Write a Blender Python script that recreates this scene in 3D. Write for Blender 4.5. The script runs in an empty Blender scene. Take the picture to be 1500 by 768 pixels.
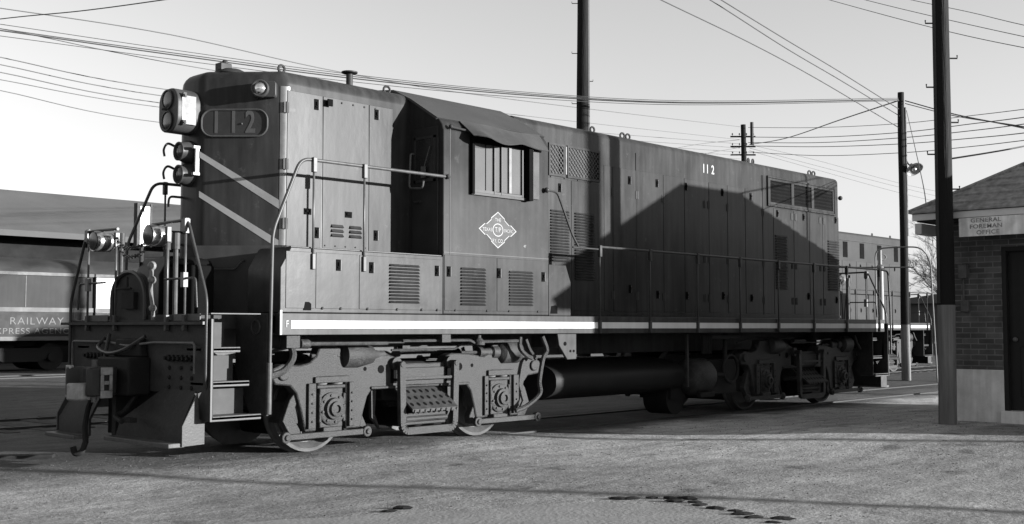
import bpy, bmesh, math, random
from mathutils import Vector, Matrix, noise

C = bpy.context.scene.collection
R = math.radians
PI = math.pi

# ------------------------------------------------------------------ camera
cam_d = bpy.data.cameras.new("camera")
cam_d.sensor_width = 36.0
cam_d.lens = 1680.03 / 1500 * 36
cam_d.clip_start = 0.1
cam_d.clip_end = 3000
cam = bpy.data.objects.new("camera", cam_d)
C.objects.link(cam)
cam.location = (-6.316, -11.51, 1.413)
_t, _q = R(43.098), R(3.282)
cam.rotation_euler = Vector((math.cos(_t) * math.cos(_q), math.sin(_t) * math.cos(_q), math.sin(_q))).to_track_quat('-Z', 'Y').to_euler()
bpy.context.scene.camera = cam
bpy.context.scene.render.resolution_x = 1024
bpy.context.scene.render.resolution_y = 524

# ------------------------------------------------------------------ sun, sky, exposure
SUN_EL = 7.8
SUN = Vector((0.472, -0.8816, 0)).normalized() * math.cos(R(SUN_EL)) + Vector((0, 0, math.sin(R(SUN_EL))))
sd = bpy.data.lights.new("sun", 'SUN')
sd.energy = 5.0
sd.angle = R(0.53)
sd.color = (1, 1, 1)            # black-and-white film: all light is grey
so = bpy.data.objects.new("sun", sd)
C.objects.link(so)
so.rotation_euler = (-SUN).to_track_quat('-Z', 'Y').to_euler()
so.location = (20, -30, 20)

world = bpy.data.worlds.new("World")
bpy.context.scene.world = world
world.use_nodes = True
wn, wl = world.node_tree.nodes, world.node_tree.links
wn.clear()
wo = wn.new('ShaderNodeOutputWorld'); bg = wn.new('ShaderNodeBackground')
sky = wn.new('ShaderNodeTexSky'); sky.sky_type = 'NISHITA'; sky.sun_disc = False
sky.sun_elevation = R(SUN_EL)
sky.sun_rotation = math.atan2(SUN.x, SUN.y)
sky.altitude = 50; sky.air_density = 1.0; sky.dust_density = 0.3; sky.ozone_density = 1.0
sep = wn.new('ShaderNodeSeparateColor')   # blue-sensitive monochrome film
mix = wn.new('ShaderNodeMath'); mix.operation = 'MULTIPLY_ADD'
bw2 = wn.new('ShaderNodeMath'); bw2.operation = 'MULTIPLY'; bw2.inputs[1].default_value = 0.47
wl.new(sky.outputs[0], sep.inputs[0])
wl.new(sep.outputs[2], mix.inputs[0]); mix.inputs[1].default_value = 0.55
wl.new(sep.outputs[1], bw2.inputs[0]); wl.new(bw2.outputs[0], mix.inputs[2])
wl.new(mix.outputs[0], bg.inputs[0]); bg.inputs[1].default_value = 0.097
wl.new(bg.outputs[0], wo.inputs[0])

vs = bpy.context.scene.view_settings
bpy.context.scene.display_settings.display_device = 'sRGB'
vs.view_transform = 'Standard'; vs.look = 'None'; vs.gamma = 1.0; vs.exposure = 1.5
vs.use_curve_mapping = False

# ------------------------------------------------------------------ materials
def material(name, base, rough=0.6, var=0.15, scale=3.0, bump=0.0, bscale=60.0, metal=0.0, spec=0.18,
             streak=0.0, fine=0.0, dust=0.0, vscale=(1, 1, 1)):
    m = bpy.data.materials.new(name); m.use_nodes = True
    n, l = m.node_tree.nodes, m.node_tree.links
    p = n['Principled BSDF']
    p.inputs['Roughness'].default_value = rough
    p.inputs['Metallic'].default_value = metal
    p.inputs['Specular IOR Level'].default_value = spec
    tc = n.new('ShaderNodeTexCoord')
    mp = n.new('ShaderNodeMapping'); mp.inputs['Scale'].default_value = vscale
    l.new(tc.outputs['Object'], mp.inputs[0])
    nz = n.new('ShaderNodeTexNoise'); nz.inputs['Scale'].default_value = scale; nz.inputs['Detail'].default_value = 7
    nz.inputs['Roughness'].default_value = 0.62
    l.new(mp.outputs[0], nz.inputs['Vector'])
    mr = n.new('ShaderNodeMapRange'); mr.inputs[1].default_value = 0.28; mr.inputs[2].default_value = 0.72
    mr.inputs[3].default_value = base * (1 - var); mr.inputs[4].default_value = base * (1 + var)
    l.new(nz.outputs[0], mr.inputs[0])
    out = mr.outputs[0]
    if streak:
        m2 = n.new('ShaderNodeMapping'); m2.inputs['Scale'].default_value = (9, 9, 0.7)
        l.new(tc.outputs['Object'], m2.inputs[0])
        n2 = n.new('ShaderNodeTexNoise'); n2.inputs['Scale'].default_value = 1.4; n2.inputs['Detail'].default_value = 5
        l.new(m2.outputs[0], n2.inputs['Vector'])
        r2 = n.new('ShaderNodeMapRange'); r2.inputs[1].default_value = .35; r2.inputs[2].default_value = .7
        r2.inputs[3].default_value = 1 - streak; r2.inputs[4].default_value = 1 + streak
        l.new(n2.outputs[0], r2.inputs[0])
        mm = n.new('ShaderNodeMath'); mm.operation = 'MULTIPLY'
        l.new(out, mm.inputs[0]); l.new(r2.outputs[0], mm.inputs[1]); out = mm.outputs[0]
    if fine:
        n3 = n.new('ShaderNodeTexNoise'); n3.inputs['Scale'].default_value = bscale; n3.inputs['Detail'].default_value = 3
        l.new(tc.outputs['Object'], n3.inputs['Vector'])
        r3 = n.new('ShaderNodeMapRange'); r3.inputs[1].default_value = .3; r3.inputs[2].default_value = .7
        r3.inputs[3].default_value = 1 - fine; r3.inputs[4].default_value = 1 + fine
        l.new(n3.outputs[0], r3.inputs[0])
        mm = n.new('ShaderNodeMath'); mm.operation = 'MULTIPLY'
        l.new(out, mm.inputs[0]); l.new(r3.outputs[0], mm.inputs[1]); out = mm.outputs[0]
    if dust:
        # pale scuffs and dried spots with a shape of their own
        n4 = n.new('ShaderNodeTexNoise'); n4.inputs['Scale'].default_value = 5.5; n4.inputs['Detail'].default_value = 9
        n4.inputs['Roughness'].default_value = 0.75
        l.new(tc.outputs['Object'], n4.inputs['Vector'])
        r4 = n.new('ShaderNodeMapRange'); r4.inputs[1].default_value = .60; r4.inputs[2].default_value = .80
        r4.inputs[3].default_value = 0; r4.inputs[4].default_value = dust
        l.new(n4.outputs[0], r4.inputs[0])
        ad = n.new('ShaderNodeMath'); ad.operation = 'ADD'
        l.new(out, ad.inputs[0]); l.new(r4.outputs[0], ad.inputs[1]); out = ad.outputs[0]
    l.new(out, p.inputs['Base Color'])
    rr = n.new('ShaderNodeMapRange'); rr.inputs[1].default_value = 0.3; rr.inputs[2].default_value = 0.7
    rr.inputs[3].default_value = max(0.04, rough * 0.82); rr.inputs[4].default_value = min(1, rough * 1.15)
    l.new(nz.outputs[0], rr.inputs[0]); l.new(rr.outputs[0], p.inputs['Roughness'])
    if bump:
        nb = n.new('ShaderNodeTexNoise'); nb.inputs['Scale'].default_value = bscale; nb.inputs['Detail'].default_value = 6
        l.new(mp.outputs[0], nb.inputs['Vector'])
        b = n.new('ShaderNodeBump'); b.inputs['Strength'].default_value = 1.0; b.inputs['Distance'].default_value = bump
        l.new(nb.outputs[0], b.inputs['Height']); l.new(b.outputs[0], p.inputs['Normal'])
    return m

M = {}
M['paint'] = material('worn_hood_paint', 0.0255, 0.34, 0.34, 1.6, bump=0.0042, bscale=2.0, vscale=(1, 1, .45), streak=0.24, fine=0.10, dust=0.06, spec=.085)
M['paint_dark'] = material('dull_black_paint', 0.022, 0.55, 0.3, 3, bump=0.0008, bscale=40, dust=0.02)
M['roofpaint'] = material('roof_paint', 0.042, 0.55, 0.2, 1.2, bump=0.002, bscale=2, fine=0.05)
M['truck'] = material('grimy_cast_steel', 0.025, 0.62, 0.6, 8, spec=.25, bump=0.007, bscale=70, fine=0.3, dust=0.05)
M['grime'] = material('black_underbody_grime', 0.010, 0.75, 0.4, 5, bump=0.004, bscale=60)
M['black'] = material('flat_black', 0.004, 0.9, 0.2, 4, spec=.05)
M['stripe'] = material('white_stripe_paint', 0.4, 0.5, 0.12, 3, streak=0.06)
M['greystripe'] = material('grey_stripe_paint', 0.20, 0.5, 0.15, 4)
M['decal'] = material('white_lettering', 0.30, 0.5, 0.08, 6)
M['numberpaint'] = material('number_board_digits', 0.055, 0.6, 0.15, 8)
M['rail'] = material('handrail_paint', 0.033, 0.35, 0.25, 10, bump=0.0006, bscale=80)
M['clamp'] = material('pale_metal_clamp', 0.13, 0.4, 0.3, 12)
M['white'] = material('white_enamel', 0.22, 0.35, 0.15, 6, dust=0.0)
M['chrome'] = material('bare_steel', 0.55, 0.22, 0.2, 12, metal=1.0)
M['lens'] = material('lamp_lens', 0.02, 0.18, 0.1, 10, spec=.5)
M['glasspane'] = material('window_glass', 0.13, 0.05, 0.1, 2, metal=0.55)
M['steptread'] = material('worn_step_steel', 0.07, 0.5, 0.3, 14, bump=0.002, bscale=90)
M['tread2'] = material('step_tread_plate', 0.032, 0.6, 0.4, 12, bump=0.002, bscale=90)
M['mesh'] = material('screen_wire', 0.04, 0.5, 0.2, 9)
M['gravel'] = None
M['pole'] = material('creosoted_pole', 0.007, 0.85, 0.5, 2.2, bump=0.012, bscale=9, vscale=(6, 6, 0.35))
M['polepale'] = material('weathered_pole_wood', 0.13, 0.85, 0.45, 2.2, bump=0.012, bscale=9, vscale=(6, 6, 0.35))
M['wire'] = material('line_wire', 0.05, 0.6, 0.1, 3)
M['wirepale'] = material('thin_copper_wire', 0.09, 0.6, 0.1, 3)
M['glassins'] = material('insulator_glass', 0.06, 0.2, 0.1, 5)
M['concrete'] = material('painted_foundation', 0.56, 0.75, 0.2, 3.5, bump=0.004, bscale=40, streak=0.12)
M['trim'] = material('cream_trim_paint', 0.42, 0.6, 0.15, 3)
M['signboard'] = material('signboard_paint', 0.60, 0.6, 0.25, 5, streak=0.2)
M['signletter'] = material('faded_sign_lettering', 0.2, 0.7, 0.5, 9)
M['doorwood'] = material('dark_door', 0.015, 0.6, 0.3, 4)
M['railsteel'] = material('rail_steel', 0.035, 0.6, 0.3, 8)
M['tie'] = material('old_tie_timber', 0.05, 0.9, 0.4, 6, bump=0.01, bscale=20, vscale=(.5, 3, 3))
M['tie2'] = material('burnt_timber', 0.015, 0.9, 0.4, 6)
M['carside'] = material('coach_side_paint', 0.028, 0.6, 0.2, 1.0, spec=.1, bump=0.003, bscale=2.5, streak=0.08)
M['carside2'] = material('glossy_coach_side', 0.10, 0.20, 0.3, 1.2, spec=.4, bump=0.002, bscale=2.5)
M['carband'] = material('coach_letter_band', 0.015, 0.5, 0.2, 2, spec=.1)
M['carroof'] = material('coach_roof', 0.030, 0.7, 0.3, 1.5)
M['carletter'] = material('coach_lettering', 0.085, 0.5, 0.2, 5)
M['carline'] = material('coach_belt_rail', 0.06, 0.5, 0.15, 3, spec=.2)
M['houseroof'] = material('freight_house_roof', 0.085, 0.85, 0.12, 0.6, streak=0.05)
M['eaveboard'] = material('eave_board_paint', 0.06, 0.7, 0.15, 2)
M['housewall'] = material('freight_house_wall', 0.006, 0.8, 0.3, 1)
M['paint2'] = material('second_engine_paint', 0.022, 0.5, 0.2, 1.5, streak=0.08)
M['bark'] = material('bare_tree_bark', 0.16, 0.9, 0.3, 4)
M['whitepipe'] = material('white_pipe_paint', .16, .35, .15, 5)
M['thinpipe'] = material('thin_pipe_metal', .12, .4, .2, 6)
M['whiteboard'] = material('white_notice_paint', .75, .5, .1, 5)
M['far'] = material('distant_wood', 0.07, 0.9, 0.4, 0.4)
M['stone'] = material('loose_stone', 0.10, 0.85, 0.5, 12, bump=0.004, bscale=60)
M['darkstone'] = material('dark_cinder', 0.012, 0.85, 0.4, 12, bump=0.004, bscale=60)

# ------------------------------------------------------------------ mesh builder
class MB:
    def __init__(s): s.v = []; s.f = []; s.mi = []; s.cur = 0
    def add(s, vs, fs):
        k = len(s.v); s.v += [tuple(v) for v in vs]
        for f in fs: s.f.append([i + k for i in f]); s.mi.append(s.cur)
        return s
    def box(s, x0, x1, y0, y1, z0, z1):
        x0, x1 = min(x0, x1), max(x0, x1); y0, y1 = min(y0, y1), max(y0, y1); z0, z1 = min(z0, z1), max(z0, z1)
        vs = [(x0, y0, z0), (x1, y0, z0), (x1, y1, z0), (x0, y1, z0), (x0, y0, z1), (x1, y0, z1), (x1, y1, z1), (x0, y1, z1)]
        return s.add(vs, [(0, 3, 2, 1), (4, 5, 6, 7), (0, 1, 5, 4), (1, 2, 6, 5), (2, 3, 7, 6), (3, 0, 4, 7)])
    def prism(s, poly, axis, a, b):
        """poly: 2D points; axis 'x': (y,z), 'y': (x,z), 'z': (x,y)"""
        def P(p, t): return {'x': (t, p[0], p[1]), 'y': (p[0], t, p[1]), 'z': (p[0], p[1], t)}[axis]
        n = len(poly)
        ar = sum(poly[i][0] * poly[(i + 1) % n][1] - poly[(i + 1) % n][0] * poly[i][1] for i in range(n))
        if axis == 'y': ar = -ar
        if (ar < 0): poly = poly[::-1]
        if a > b: a, b = b, a
        vs = [P(p, a) for p in poly] + [P(p, b) for p in poly]
        fs = [tuple(range(n))[::-1], tuple(range(n, 2 * n))]
        for i in range(n):
            j = (i + 1) % n; fs.append((i, j, n + j, n + i))
        return s.add(vs, fs)
    def tube(s, pts, r, n=8, caps=True, r1=None):
        pts = [Vector(p) for p in pts]; vs = []; fs = []
        m = len(pts); up = None
        for i, p in enumerate(pts):
            d = (pts[min(i + 1, m - 1)] - pts[max(i - 1, 0)]).normalized()
            if up is None:
                up = d.orthogonal().normalized()
            else:
                up = (up - d * up.dot(d)).normalized()
            w = d.cross(up)
            rr = r if r1 is None else r + (r1 - r) * i / (m - 1)
            for k in range(n):
                a = 2 * PI * k / n
                vs.append(p + (up * math.cos(a) + w * math.sin(a)) * rr)
        for i in range(m - 1):
            for k in range(n):
                k2 = (k + 1) % n
                fs.append((i * n + k, i * n + k2, (i + 1) * n + k2, (i + 1) * n + k))
        if caps: fs += [tuple(range(n))[::-1], tuple(range((m - 1) * n, m * n))]
        return s.add(vs, fs)
    def cyl(s, p0, p1, r, n=16, r1=None): return s.tube([p0, p1], r, n, True, r1)
    def lathe(s, p0, d, prof, n=24):
        """prof: list of (distance along d, radius)"""
        p0 = Vector(p0); d = Vector(d).normalized(); up = d.orthogonal().normalized(); w = d.cross(up); vs = []; fs = []
        for t, r in prof:
            for k in range(n):
                a = 2 * PI * k / n; vs.append(p0 + d * t + (up * math.cos(a) + w * math.sin(a)) * max(r, 1e-4))
        m = len(prof)
        for i in range(m - 1):
            for k in range(n):
                k2 = (k + 1) % n; fs.append((i * n + k, i * n + k2, (i + 1) * n + k2, (i + 1) * n + k))
        fs += [tuple(range(n))[::-1], tuple(range((m - 1) * n, m * n))]
        return s.add(vs, fs)
    def torus(s, c, axis, R_, r, n=16, k=8):
        c = Vector(c); ax = Vector(axis).normalized(); u = ax.orthogonal().normalized(); w = ax.cross(u)
        vs = []; fs = []
        for i in range(n):
            a = 2 * PI * i / n; d = u * math.cos(a) + w * math.sin(a)
            for j in range(k):
                b = 2 * PI * j / k; vs.append(c + d * (R_ + r * math.cos(b)) + ax * r * math.sin(b))
        for i in range(n):
            for j in range(k):
                fs.append((i * k + j, ((i + 1) % n) * k + j, ((i + 1) % n) * k + (j + 1) % k, i * k + (j + 1) % k))
        return s.add(vs, fs)
    def ball(s, c, r, n=12, sz=1.0):
        prof = [(-r * sz * math.cos(PI * i / (n // 2 + 2)), r * math.sin(PI * i / (n // 2 + 2))) for i in range(n // 2 + 3)]
        return s.lathe(c, (0, 0, 1), prof, n)
    def mesh(s, name, mats, smooth=32, bevel=None, recalc=True):
        me = bpy.data.meshes.new(name); me.from_pydata(s.v, [], s.f)
        if not isinstance(mats, (list, tuple)): mats = [mats]
        for m in mats: me.materials.append(m)
        me.polygons.foreach_set('material_index', s.mi)
        bm = bmesh.new(); bm.from_mesh(me)
        if recalc: bmesh.ops.recalc_face_normals(bm, faces=bm.faces)
        finish(bm, smooth); bm.to_mesh(me); bm.free()
        return me
    def build(s, name, mats, parent=None, smooth=32, bevel=None, segs=2, recalc=True):
        o = bpy.data.objects.new(name, s.mesh(name, mats, smooth, recalc=recalc)); C.objects.link(o)
        if parent: o.parent = parent
        if bevel:
            b = o.modifiers.new('bevel', 'BEVEL'); b.width = bevel; b.segments = segs; b.limit_method = 'ANGLE'; b.angle_limit = R(40)
            b.harden_normals = False
        return o

def finish(bm, ang=32):
    for f in bm.faces: f.smooth = True
    for e in bm.edges:
        if len(e.link_faces) != 2 or e.calc_face_angle(0) > R(ang): e.smooth = False

def from_bm(name, bm, mats, parent=None, ang=32):
    me = bpy.data.meshes.new(name); finish(bm, ang); bm.to_mesh(me); bm.free()
    for m in (mats if isinstance(mats, (list, tuple)) else [mats]): me.materials.append(m)
    o = bpy.data.objects.new(name, me); C.objects.link(o)
    if parent: o.parent = parent
    return o

def tag(o, label=None, cat=None, group=None, kind=None):
    if label: o['label'] = label
    if cat: o['category'] = cat
    if group: o['group'] = group
    if kind: o['kind'] = kind
    return o
def empty(name, loc=(0, 0, 0), rz=0):
    o = bpy.data.objects.new(name, None); C.objects.link(o); o.location = loc; o.rotation_euler = (0, 0, rz); o.empty_display_size = .3
    return o

def smooth_path(pts, n=6):
    """Catmull-Rom through pts"""
    P = [Vector(p) for p in pts]; P = [2 * P[0] - P[1]] + P + [2 * P[-1] - P[-2]]; out = []
    for i in range(1, len(P) - 2):
        for k in range(n):
            t = k / n; a, b, c, d = P[i - 1], P[i], P[i + 1], P[i + 2]
            out.append(0.5 * ((2 * b) + (c - a) * t + (2 * a - 5 * b + 4 * c - d) * t * t + (3 * b - a - 3 * c + d) * t ** 3))
    out.append(P[-2]); return out
def bend(pts, r, n=5):
    """polyline with rounded corners"""
    P = [Vector(p) for p in pts]; out = [P[0]]
    for i in range(1, len(P) - 1):
        a, b, c = P[i - 1], P[i], P[i + 1]; u = (a - b); w = (c - b); rr = min(r, u.length * .45, w.length * .45)
        s0 = b + u.normalized() * rr; s1 = b + w.normalized() * rr
        for k in range(n + 1):
            t = k / n; out.append(s0 * (1 - t) ** 2 + b * 2 * t * (1 - t) + s1 * t * t)
    out.append(P[-1]); return out

def text(name, s, origin, u, size, mat, parent=None, v=(0, 0, 1), sx=1.0, thick=0.003, align='CENTER', space=1.0, bold=0.0, lift=0.0):
    """lettering lying on a plane: u = reading direction, v = up"""
    cu = bpy.data.curves.new(name, 'FONT'); cu.body = s; cu.size = size; cu.align_x = align; cu.align_y = 'CENTER'
    cu.extrude = thick / 2; cu.space_character = space; cu.offset = bold; cu.resolution_u = 4
    to = bpy.data.objects.new(name + '_tmp', cu); C.objects.link(to)
    bpy.context.view_layer.update()
    me = bpy.data.meshes.new_from_object(to.evaluated_get(bpy.context.evaluated_depsgraph_get()))
    bpy.data.objects.remove(to); bpy.data.curves.remove(cu)
    u = Vector(u).normalized(); v = Vector(v).normalized(); nrm = u.cross(v); o0 = Vector(origin)
    for p in me.vertices:
        q = p.co.copy(); p.co = o0 + u * q.x * sx + v * q.y + nrm * (q.z + thick / 2 + lift)
    me.name = name; me.materials.clear(); me.materials.append(mat)
    o = bpy.data.objects.new(name, me); C.objects.link(o)
    if parent: o.parent = parent
    return o

# ------------------------------------------------------------------ ground
def sstep(a, b, x):
    t = max(0, min(1, (x - a) / (b - a))); return t * t * (3 - 2 * t)
def ground_z(x, y):
    z = -0.035
    d = min(abs(y), abs(y - 5.72))
    n1 = noise.noise(Vector((x * .28, y * .28, 3.1))); n2 = noise.noise(Vector((x * 1.1, y * 1.1, 7.7)))
    k = sstep(0.9, 2.2, d)
    z += k * (0.022 * n1 + 0.006 * n2) - (1 - k) * 0.004
    z += 0.031 * sstep(5.6, 4.6, x) * (1 - sstep(1.0, 2.6, abs(y)))
    z += 0.115 * sstep(-2.2, -5.0, y) * sstep(5.0, 8.5, x + 0.35 * (y + 5))
    z += 0.03 * sstep(-6.2, -9.5, y) * 0
    return z

def grid_mesh(xs, ys, fn):
    vs = [(x, y, fn(x, y)) for y in ys for x in xs]; nx = len(xs); fs = []
    for j in range(len(ys) - 1):
        for i in range(nx - 1):
            a = j * nx + i; fs.append((a, a + 1, a + nx + 1, a + nx))
    return vs, fs
def frange(a, b, st):
    n = max(1, int(round((b - a) / st))); return [a + (b - a) * i / n for i in range(n + 1)]
xs = [-2500, -800, -250, -90, -40, -22, -14] + frange(-10, 16, .085) + frange(16.6, 34, .6) + [40, 60, 100, 260, 800, 2500]
ys = [-2500, -800, -250, -90, -40, -24, -16, -13] + frange(-11.5, 3.5, .085) + frange(4, 12, .5) + [14, 18, 24, 36, 60, 100, 260, 800, 2500]
gm = bpy.data.materials.new('gravel_ground'); gm.use_nodes = True
n, l = gm.node_tree.nodes, gm.node_tree.links; p = n['Principled BSDF']
p.inputs['Roughness'].default_value = 0.9; p.inputs['Specular IOR Level'].default_value = 0.25
tc = n.new('ShaderNodeTexCoord')
def nz(scale, det=6, rough=.6, vec=None):
    t = n.new('ShaderNodeTexNoise'); t.inputs['Scale'].default_value = scale; t.inputs['Detail'].default_value = det
    t.inputs['Roughness'].default_value = rough; l.new(vec or tc.outputs['Object'], t.inputs['Vector']); return t.outputs[0]
def mrange(x, a, b, c, d):
    t = n.new('ShaderNodeMapRange'); l.new(x, t.inputs[0])
    for i, q in enumerate((a, b, c, d)): t.inputs[i + 1].default_value = q
    return t.outputs[0]
def mth(op, a, b):
    t = n.new('ShaderNodeMath'); t.operation = op
    for i, q in enumerate((a, b)):
        if isinstance(q, (int, float)): t.inputs[i].default_value = q
        else: l.new(q, t.inputs[i])
    return t.outputs[0]
big = mrange(nz(.35, 5), .3, .7, .72, 1.22)
mid = mrange(nz(2.6, 6), .3, .7, .76, 1.2)
mpg = n.new('ShaderNodeMapping'); mpg.inputs['Rotation'].default_value = (0, 0, R(-47)); mpg.inputs['Scale'].default_value = (.35, 3.2, 1)
l.new(tc.outputs['Object'], mpg.inputs[0])
drag = mrange(nz(1.3, 5, .6, mpg.outputs[0]), .3, .7, .74, 1.2)
grit = mrange(nz(34, 4, .75), .32, .68, .58, 1.45)
grit2 = mrange(nz(90, 3, .8), .3, .7, .6, 1.42)
spots = mrange(nz(1.7, 3, .45), .28, .37, .5, 1.0)
col = mth('MULTIPLY', mth('MULTIPLY', mth('MULTIPLY', big, mid), mth('MULTIPLY', grit, grit2)), mth('MULTIPLY', drag, spots))
sx = n.new('ShaderNodeSeparateXYZ'); l.new(tc.outputs['Object'], sx.inputs[0])
wy = mth('ADD', sx.outputs[1], mrange(nz(.9, 5), .3, .7, -.45, .45)); wx = mth('ADD', sx.outputs[0], mrange(nz(.8, 5), .3, .7, -.6, .6))
base = mrange(wy, -.4, 1.0, 0.225, 0.07)                      # cinders darkened beyond the engine track to deepen its shadow there
apron_lift = mth('MULTIPLY', mrange(wx, 3.0, 6.5, 0, 1), mth('MULTIPLY', mrange(wy, -1.6, -1.1, 1, 0), mrange(wy, -6.4, -4.2, 0, 1)))
base = mth('ADD', base, mth('MULTIPLY', apron_lift, .15))          # packed ground by the office, made paler to lift its shade
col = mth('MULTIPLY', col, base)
oil = mrange(mth('ABSOLUTE', wy, 0), .7, 1.5, .45, 1.0)
col = mth('MULTIPLY', col, oil)
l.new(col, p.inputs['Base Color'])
h = mth('ADD', mth('MULTIPLY', nz(38, 4, .7), .028), mth('MULTIPLY', nz(9, 4), .05))
b = n.new('ShaderNodeBump'); b.inputs['Strength'].default_value = .75; b.inputs['Distance'].default_value = 1.0
b.inputs['Strength'].default_value = .5; b.inputs['Distance'].default_value = .7
l.new(h, b.inputs['Height']); l.new(b.outputs[0], p.inputs['Normal'])
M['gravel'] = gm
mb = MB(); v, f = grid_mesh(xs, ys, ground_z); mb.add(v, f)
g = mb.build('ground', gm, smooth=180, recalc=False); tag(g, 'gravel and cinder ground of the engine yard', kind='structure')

# smoother worn strip in the near foreground
ps = [(-2.6, -4.05), (-1.087, -4.30), (0.134, -5.0), (1.05, -5.50), (1.5, -6.1), (1.45, -6.8), (1.35, -7.9), (1.2, -9.5), (-1, -11), (-6.0, -9.5), (-5, -6)]
strip_m = material('packed_cinder_path', 0.24, 0.9, 0.14, 2.5, bump=0.006, bscale=30, fine=0.10)
bm = bmesh.new()
vv = [bm.verts.new((x, y, 0)) for x, y in ps]; bm.faces.new(vv); bmesh.ops.triangulate(bm, faces=bm.faces)
bmesh.ops.subdivide_edges(bm, edges=bm.edges, cuts=24, use_grid_fill=True)
bmesh.ops.recalc_face_normals(bm, faces=bm.faces)
for q in bm.verts:
    q.co.x += .06 * noise.noise(Vector((q.co.x * 2, q.co.y * 2, 0))); q.co.y += .06 * noise.noise(Vector((q.co.x * 2, q.co.y * 2, 9)))
    q.co.z = ground_z(q.co.x, q.co.y) + .006
for fc in bm.faces:
    if fc.normal.z < 0: fc.normal_flip()
o = from_bm('path', bm, strip_m, ang=180); tag(o, 'smooth packed path in the near foreground', kind='structure')

# ------------------------------------------------------------------ tracks
def make_track(yc, x0, x1, label, step=.55, ties=True, ztop=0.0):
    t = empty('railway_track', (0, yc, 0)); tag(t, label, 'railway track', 'tracks of the engine yard')
    for s_ in (-1, 1):
        r_ = MB(); yy = s_ * .753
        r_.prism([(yy - .07, ztop - .17), (yy + .07, ztop - .17), (yy + .07, ztop - .15), (yy + .012, ztop - .13), (yy + .012, ztop - .045), (yy + .036, ztop - .035),
                  (yy + .036, ztop - .004), (yy - .036, ztop - .004), (yy - .036, ztop - .035), (yy - .012, ztop - .045), (yy - .012, ztop - .13), (yy - .07, ztop - .15)], 'x', x0, x1)
        r_.build('rail', M['railsteel'], t)
    if ties:
        tt = MB(); x = x0; rnd = random.Random(5)
        while x < x1:
            e = rnd.uniform(-.06, .06); tt.box(x, x + .22, -1.3 + e, 1.3 + e, -.2, -.022 - rnd.uniform(0, .01)); x += step
        to = tt.build('timber_ties', M['tie'], t, bevel=.01, segs=1)
    return t
make_track(0, .9, 60, 'track of buried rails under the black engine numbered 112', ties=False, ztop=-.012)
make_track(5.72, -60, 60, 'second track, just beyond the black engine numbered 112')
make_track(22.0, -60, 80, 'empty track in front of the express car at left', ties=False)
make_track(26.8, -60, 80, 'farthest track, under the railway express car', ties=False)

# ------------------------------------------------------------------ locomotive
HW, SW = 0.915, 1.52           # half width of hood / of underframe and cab
ZD, ZT = 1.57, 4.33            # deck, hood top

def sel_bevel(bm, edges, off, segs):
    if edges: bmesh.ops.bevel(bm, geom=edges, offset=off, segments=segs, profile=.5, affect='EDGES', clamp_overlap=True)

def plan_body(plan, z0, z1, rv, rt, rvsel=None):
    """extruded plan with rounded vertical corners (selected) and rounded top"""
    bm = bmesh.new()
    lo = [bm.verts.new((x, y, z0)) for x, y in plan]; hi = [bm.verts.new((x, y, z1)) for x, y in plan]
    nn = len(plan); bm.faces.new(lo[::-1]); bm.faces.new(hi)
    for i in range(nn):
        j = (i + 1) % nn; bm.faces.new((lo[i], lo[j], hi[j], hi[i]))
    bmesh.ops.recalc_face_normals(bm, faces=bm.faces)
    vert = [e for e in bm.edges if abs((e.verts[0].co - e.verts[1].co).z) > .5 * (z1 - z0)]
    if rvsel: vert = [e for e in vert if rvsel(e.verts[0].co)]
    sel_bevel(bm, vert, rv, 5)
    xm = None
    top = [e for e in bm.edges if e.verts[0].co.z > z1 - 1e-4 and e.verts[1].co.z > z1 - 1e-4 and len(e.link_faces) == 2
           and any(abs(f.normal.z) < .5 for f in e.link_faces)]
    return bm, top

def louver(parent, x0, x1, z0, z1, y, n_, mat, side=-1, name='louver_panel', d=.028):
    """slatted vent pressed out of the sheet: side -1 faces -Y"""
    mb = MB(); hgt = (z1 - z0) / n_; s = side
    for i in range(n_):
        zb = z0 + i * hgt
        mb.add([(x0, y, zb + hgt * .86), (x1, y, zb + hgt * .86), (x1, y + s * d, zb + hgt * .22), (x0, y + s * d, zb + hgt * .22),
                (x0, y, zb + hgt * .12), (x1, y, zb + hgt * .12)],
               [(0, 1, 2, 3), (3, 2, 5, 4), (0, 3, 4), (1, 5, 2), (0, 4, 5, 1)])
    return mb.build(name, mat, parent, smooth=20)

def latch(parent, x, z, y, side=-1, mats=None):
    """recessed door latch: dark cup, pale lip and T handle"""
    mb = MB(); s = side
    mb.cur = 0; mb.box(x - .028, x + .028, y, y + s * .010, z - .062, z + .062)
    mb.box(x - .010, x + .012, y + s * .010, y + s * .026, z - .010, z + .030); mb.box(x - .016, x + .016, y + s * .010, y + s * .022, z - .036, z - .016)
    mb.cur = 1; mb.box(x + .029, x + .034, y, y + s * .012, z - .055, z + .055)
    return mb.build('latch', [M['black'], M['clamp']], parent)
def hinge(parent, x, z, y, side=-1):
    mb = MB(); s = side
    mb.box(x - .035, x + .035, y, y + s * .010, z - .06, z + .06); mb.cyl((x, y + s * .010, z - .065), (x, y + s * .010, z + .065), .009, 8)
    return mb.build('hinge', M['paint_dark'] if False else M['hinge'], parent)
M['hinge'] = material('hinge_paint', 0.026, 0.6, 0.3, 9, spec=.2)

def eye(parent, x, y, z, rot=0):
    mb = MB(); mb.torus((x, y, z + .055), (math.sin(rot), math.cos(rot), 0), .042, .015, 18, 8)
    mb.cyl((x, y, z - .03), (x, y, z + .02), .016, 8); mb.cyl((x, y, z - .01), (x, y, z + .006), .03, 10)
    return mb.build('lifting_eye', M['hinge'], parent)

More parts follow.
